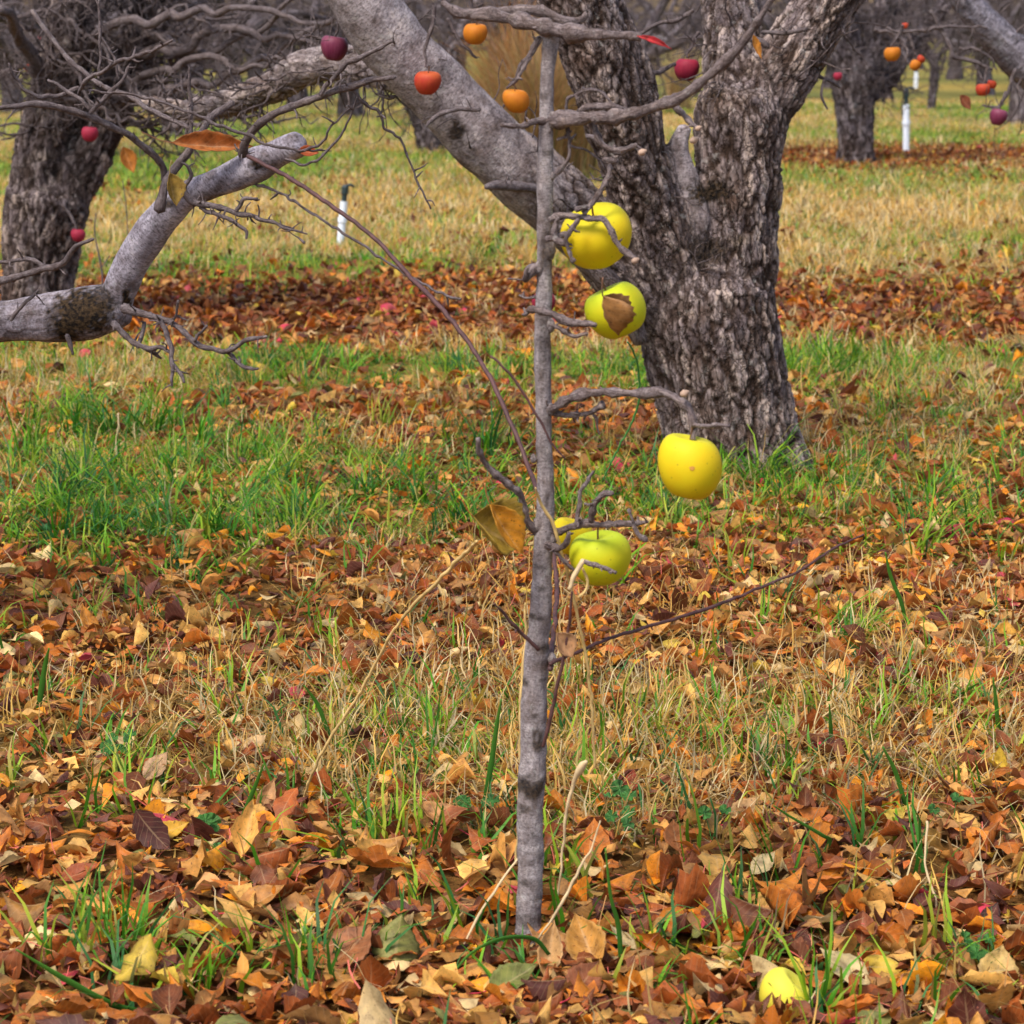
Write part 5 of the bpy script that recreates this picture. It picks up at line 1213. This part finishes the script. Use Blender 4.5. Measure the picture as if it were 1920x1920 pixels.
far_tree((1605, 315), [([(1608, 335, 100), (1605, 310, 82), (1602, 250, 74), (1600, 190, 76), (1602, 150, 88), (1602, 120, 80)], 0), ([(1600, 170, 55), (1585, 90, 66), (1570, 20, 62), (1555, -60, 55)], 0),
    ([(1608, 160, 60), (1640, 90, 50), (1655, 20, 48), (1680, -60, 40)], .3), ([(1625, 190, 30), (1665, 150, 34), (1710, 80, 34), (1760, 20, 30), (1800, -40, 26)], .8)], Y3, 'grey apple tree standing in leaves right of the old trunk', GT,
    long=([(1640, 50, 6), (1665, 62, 6), (1690, 75, 6), (1700, 115, 4)], [(1660, 60, 5), (1720, 60, 6), (1760, 50, 5), (1800, 40, 4)]))
Y4 = D_of(208)
far_tree((1748, 208), [([(1747, 214, 20), (1748, 190, 17), (1750, 160, 17), (1752, 130, 20), (1752, 105, 26)], 0), ([(1752, 130, 16), (1735, 90, 18), (1715, 50, 16), (1690, 0, 14)], 0), ([(1754, 120, 14), (1775, 80, 14), (1800, 30, 12), (1820, -20, 10)], 0)], Y4, 'thin dark apple tree behind the white riser', GT, vox=.03, nsp=40)
Y5 = D_of(288)
far_tree((808, 284), [([(812, 300, 62), (806, 275, 48), (795, 240, 44), (785, 205, 46), (778, 180, 50)], 0), ([(780, 200, 36), (755, 150, 38), (735, 90, 36), (720, 20, 30)], 0), ([(785, 200, 32), (830, 130, 34), (860, 70, 30), (900, 0, 26)], .3)], Y5, 'dark apple trunk showing under the grey left limb', GT)
Y6 = D_of(262)
far_tree((322, 262), [([(325, 270, 44), (322, 240, 36), (320, 210, 36), (318, 190, 40)], 0), ([(318, 205, 28), (290, 150, 28), (250, 80, 26), (230, 0, 22)], 0), ([(320, 205, 26), (360, 140, 28), (420, 80, 24), (480, 0, 20)], .2)], Y6, 'apple tree behind the twigs between left tree and elbowed limb', GT)
far_tree((928, 230), [([(930, 245, 24), (928, 200, 20), (926, 150, 18), (925, 100, 18), (922, 40, 20)], 0), ([(926, 90, 12), (905, 40, 12), (880, -20, 10)], 0), ([(925, 80, 12), (950, 20, 12), (970, -40, 10)], 0)], D_of(240), 'slim grey apple trunk just left of the golden shrub', GT, vox=.03, nsp=30)
far_tree((1655, 185), [([(1658, 195, 44), (1655, 170, 36), (1650, 130, 36), (1648, 90, 40)], 0), ([(1648, 110, 26), (1620, 60, 28), (1600, 0, 24)], 0), ([(1650, 105, 26), (1690, 60, 26), (1740, 10, 22)], 0)], D_of(190), 'dim apple trunk partly hidden by the third row tree', GT, vox=.04, nsp=40)
# trees of the farther rows: one grown tree per variant, then copied with its parts
def grow_tree(seed):
    global R
    keep = R; R = np.random.default_rng(seed)
    t = thing('apple_tree', (0, 0, 0), '', 'tree', GT)
    tr = MB(); cr = MB(); hT = R.uniform(.7, 1.0); r0 = R.uniform(.13, .19)
    tr.tube([(0, 0, -.1), (.02, 0, .02), (R.normal(0, .05), R.normal(0, .05), hT * .5), (R.normal(0, .08), R.normal(0, .08), hT)], [r0 * 1.35, r0 * 1.1, r0 * .9, r0 * .85], sides=16, step=.06, amp=.14, smo=0, freq=12)
    nl = 6
    for k in range(nl):
        a = k / nl * 6.283 + R.uniform(-.3, .3); e = R.uniform(.35, 1.0)
        d = np.array([math.cos(a) * math.cos(e), math.sin(a) * math.cos(e), math.sin(e)]); p = np.array([0, 0, hT - .12]); pts = [p]; rr = [r0 * .62]
        for i in range(7):
            d = d + R.normal(0, .2, 3) + np.array([0, 0, -.12 if i > 2 else .03]); d /= np.linalg.norm(d); p = p + d * .33; pts.append(p); rr.append(r0 * .62 * (1 - (i + 1) / 8.5))
        tr.tube(pts, rr, sides=10, step=.08, amp=.12, smo=.2, freq=14)
        for j in range(9):
            i = R.integers(1, 7); dd = R.normal(0, 1, 3) + np.array([math.cos(a) * .5, math.sin(a) * .5, R.choice([-.6, .4])]); dd /= np.linalg.norm(dd)
            q = pts[i]; qs = [q]; qr = [.022]
            for m_ in range(5): dd = dd + R.normal(0, .25, 3) + np.array([0, 0, -.10]); dd /= np.linalg.norm(dd); q = q + dd * .16; qs.append(q); qr.append(.022 * (1 - m_ / 6))
            cr.tube(qs, qr, sides=5, step=.08, amp=.1, smo=.3)
            spurs_along(cr, qs, qr, 11, (.08, .38), (.003, .006), 1, (0, 0, -.2), droop=.3)
        spurs_along(cr, pts, rr, 16, (.08, .4), (.003, .007), 1, (0, 0, -.3), droop=.3)
    tr.build('trunk', M['bark_far'], t); cr.build('crown', M['twig_far'], t)
    R = keep
    return t
def copy_thing(o, loc, rz, sc, label):
    c = o.copy(); C.objects.link(c); c.location = loc; c.rotation_euler = (0, 0, rz); c.scale = (sc, sc, sc); c['label'] = label
    for k in o.children:
        d = k.copy(); C.objects.link(d); d.parent = c
    return c
protos = [grow_tree(100 + k) for k in range(4)]
FT = [  # px column, base row, scale, label
 (430, 232, 1.0), (150, 300, 1.0), (560, 205, 1.0), (30, 215, 1.1), (660, 225, 1.0), (250, 190, 1.05), (1010, 180, 1.0), (1180, 215, 1.0), (1290, 180, 1.0), (1450, 185, 1.05), (1560, 165, 1.0), (1850, 178, 1.1), (1910, 240, 1.),
 (700, 165, 1.1), (480, 150, 1.1), (350, 160, 1.1), (100, 160, 1.1), (860, 160, 1.1), (1380, 150, 1.1), (1640, 148, 1.1), (1790, 150, 1.1), (-40, 170, 1.1), (1960, 160, 1.1), (600, 135, 1.2), (200, 138, 1.2), (930, 132, 1.2), (1230, 135, 1.2), (1500, 132, 1.2), (1720, 130, 1.2), (1890, 135, 1.2), (20, 136, 1.2), (400, 128, 1.2), (780, 128, 1.2), (1100, 128, 1.2)]
def where(px_):
    for lim, s_ in ((90, 'at the left edge'), (300, 'beyond the left tree'), (520, 'behind the elbowed limb'), (640, 'behind the horizontal limb'), (760, 'left of the plum coloured apple limb'), (900, 'behind the big left limb'), (1060, 'behind the top of the sapling'),
                    (1200, 'behind the leaning middle limb'), (1330, 'between the forks of the old tree'), (1480, 'behind the right fork'), (1600, 'left of the third row tree'), (1700, 'right of the third row tree'), (1800, 'beyond the white riser'), (1880, 'beyond the red apples')):
        if px_ < lim: return s_
    return 'at the right edge'
rown = lambda y: 'nearer bare apple tree' if y > 200 else ('middle distance bare apple tree' if y > 170 else ('far bare apple tree' if y > 145 else 'farthest bare apple tree'))
used = {}
for i, (a, b_, s_) in enumerate(FT):
    Y_ = D_of(b_); q = P(a, b_, Y_); pr = protos[i % 4]; lab = rown(b_) + ' ' + where(a)
    k = used[lab] = used.get(lab, 0) + 1
    if k > 1: lab += ', the one further right' if k == 2 else ', third of them'
    loc = (q[0], Y_, g1(q[0], Y_))
    if i < 4:
        pr.location = loc; pr.rotation_euler = (0, 0, i * 1.3); pr.scale = (s_,) * 3; pr['label'] = lab
    else: copy_thing(pr, loc, i * 2.1, s_, lab)

# weeds by the left tree
wd_ = MB()
for l in ([(185, 600, 3), (192, 520, 4), (178, 440, 3), (180, 400, 2)], [(240, 440, 2), (236, 380, 2), (230, 340, 2)], [(192, 500, 2), (205, 480, 2)]):
    p, r = px_line(l, YB - 1.2, YB - 1.2); wd_.tube(p, r, sides=5, amp=.1)
o = wd_.build('dead_weed', M['twig'], None); tag(o, 'thin dead weed stems right of the left tree trunk', 'weed')
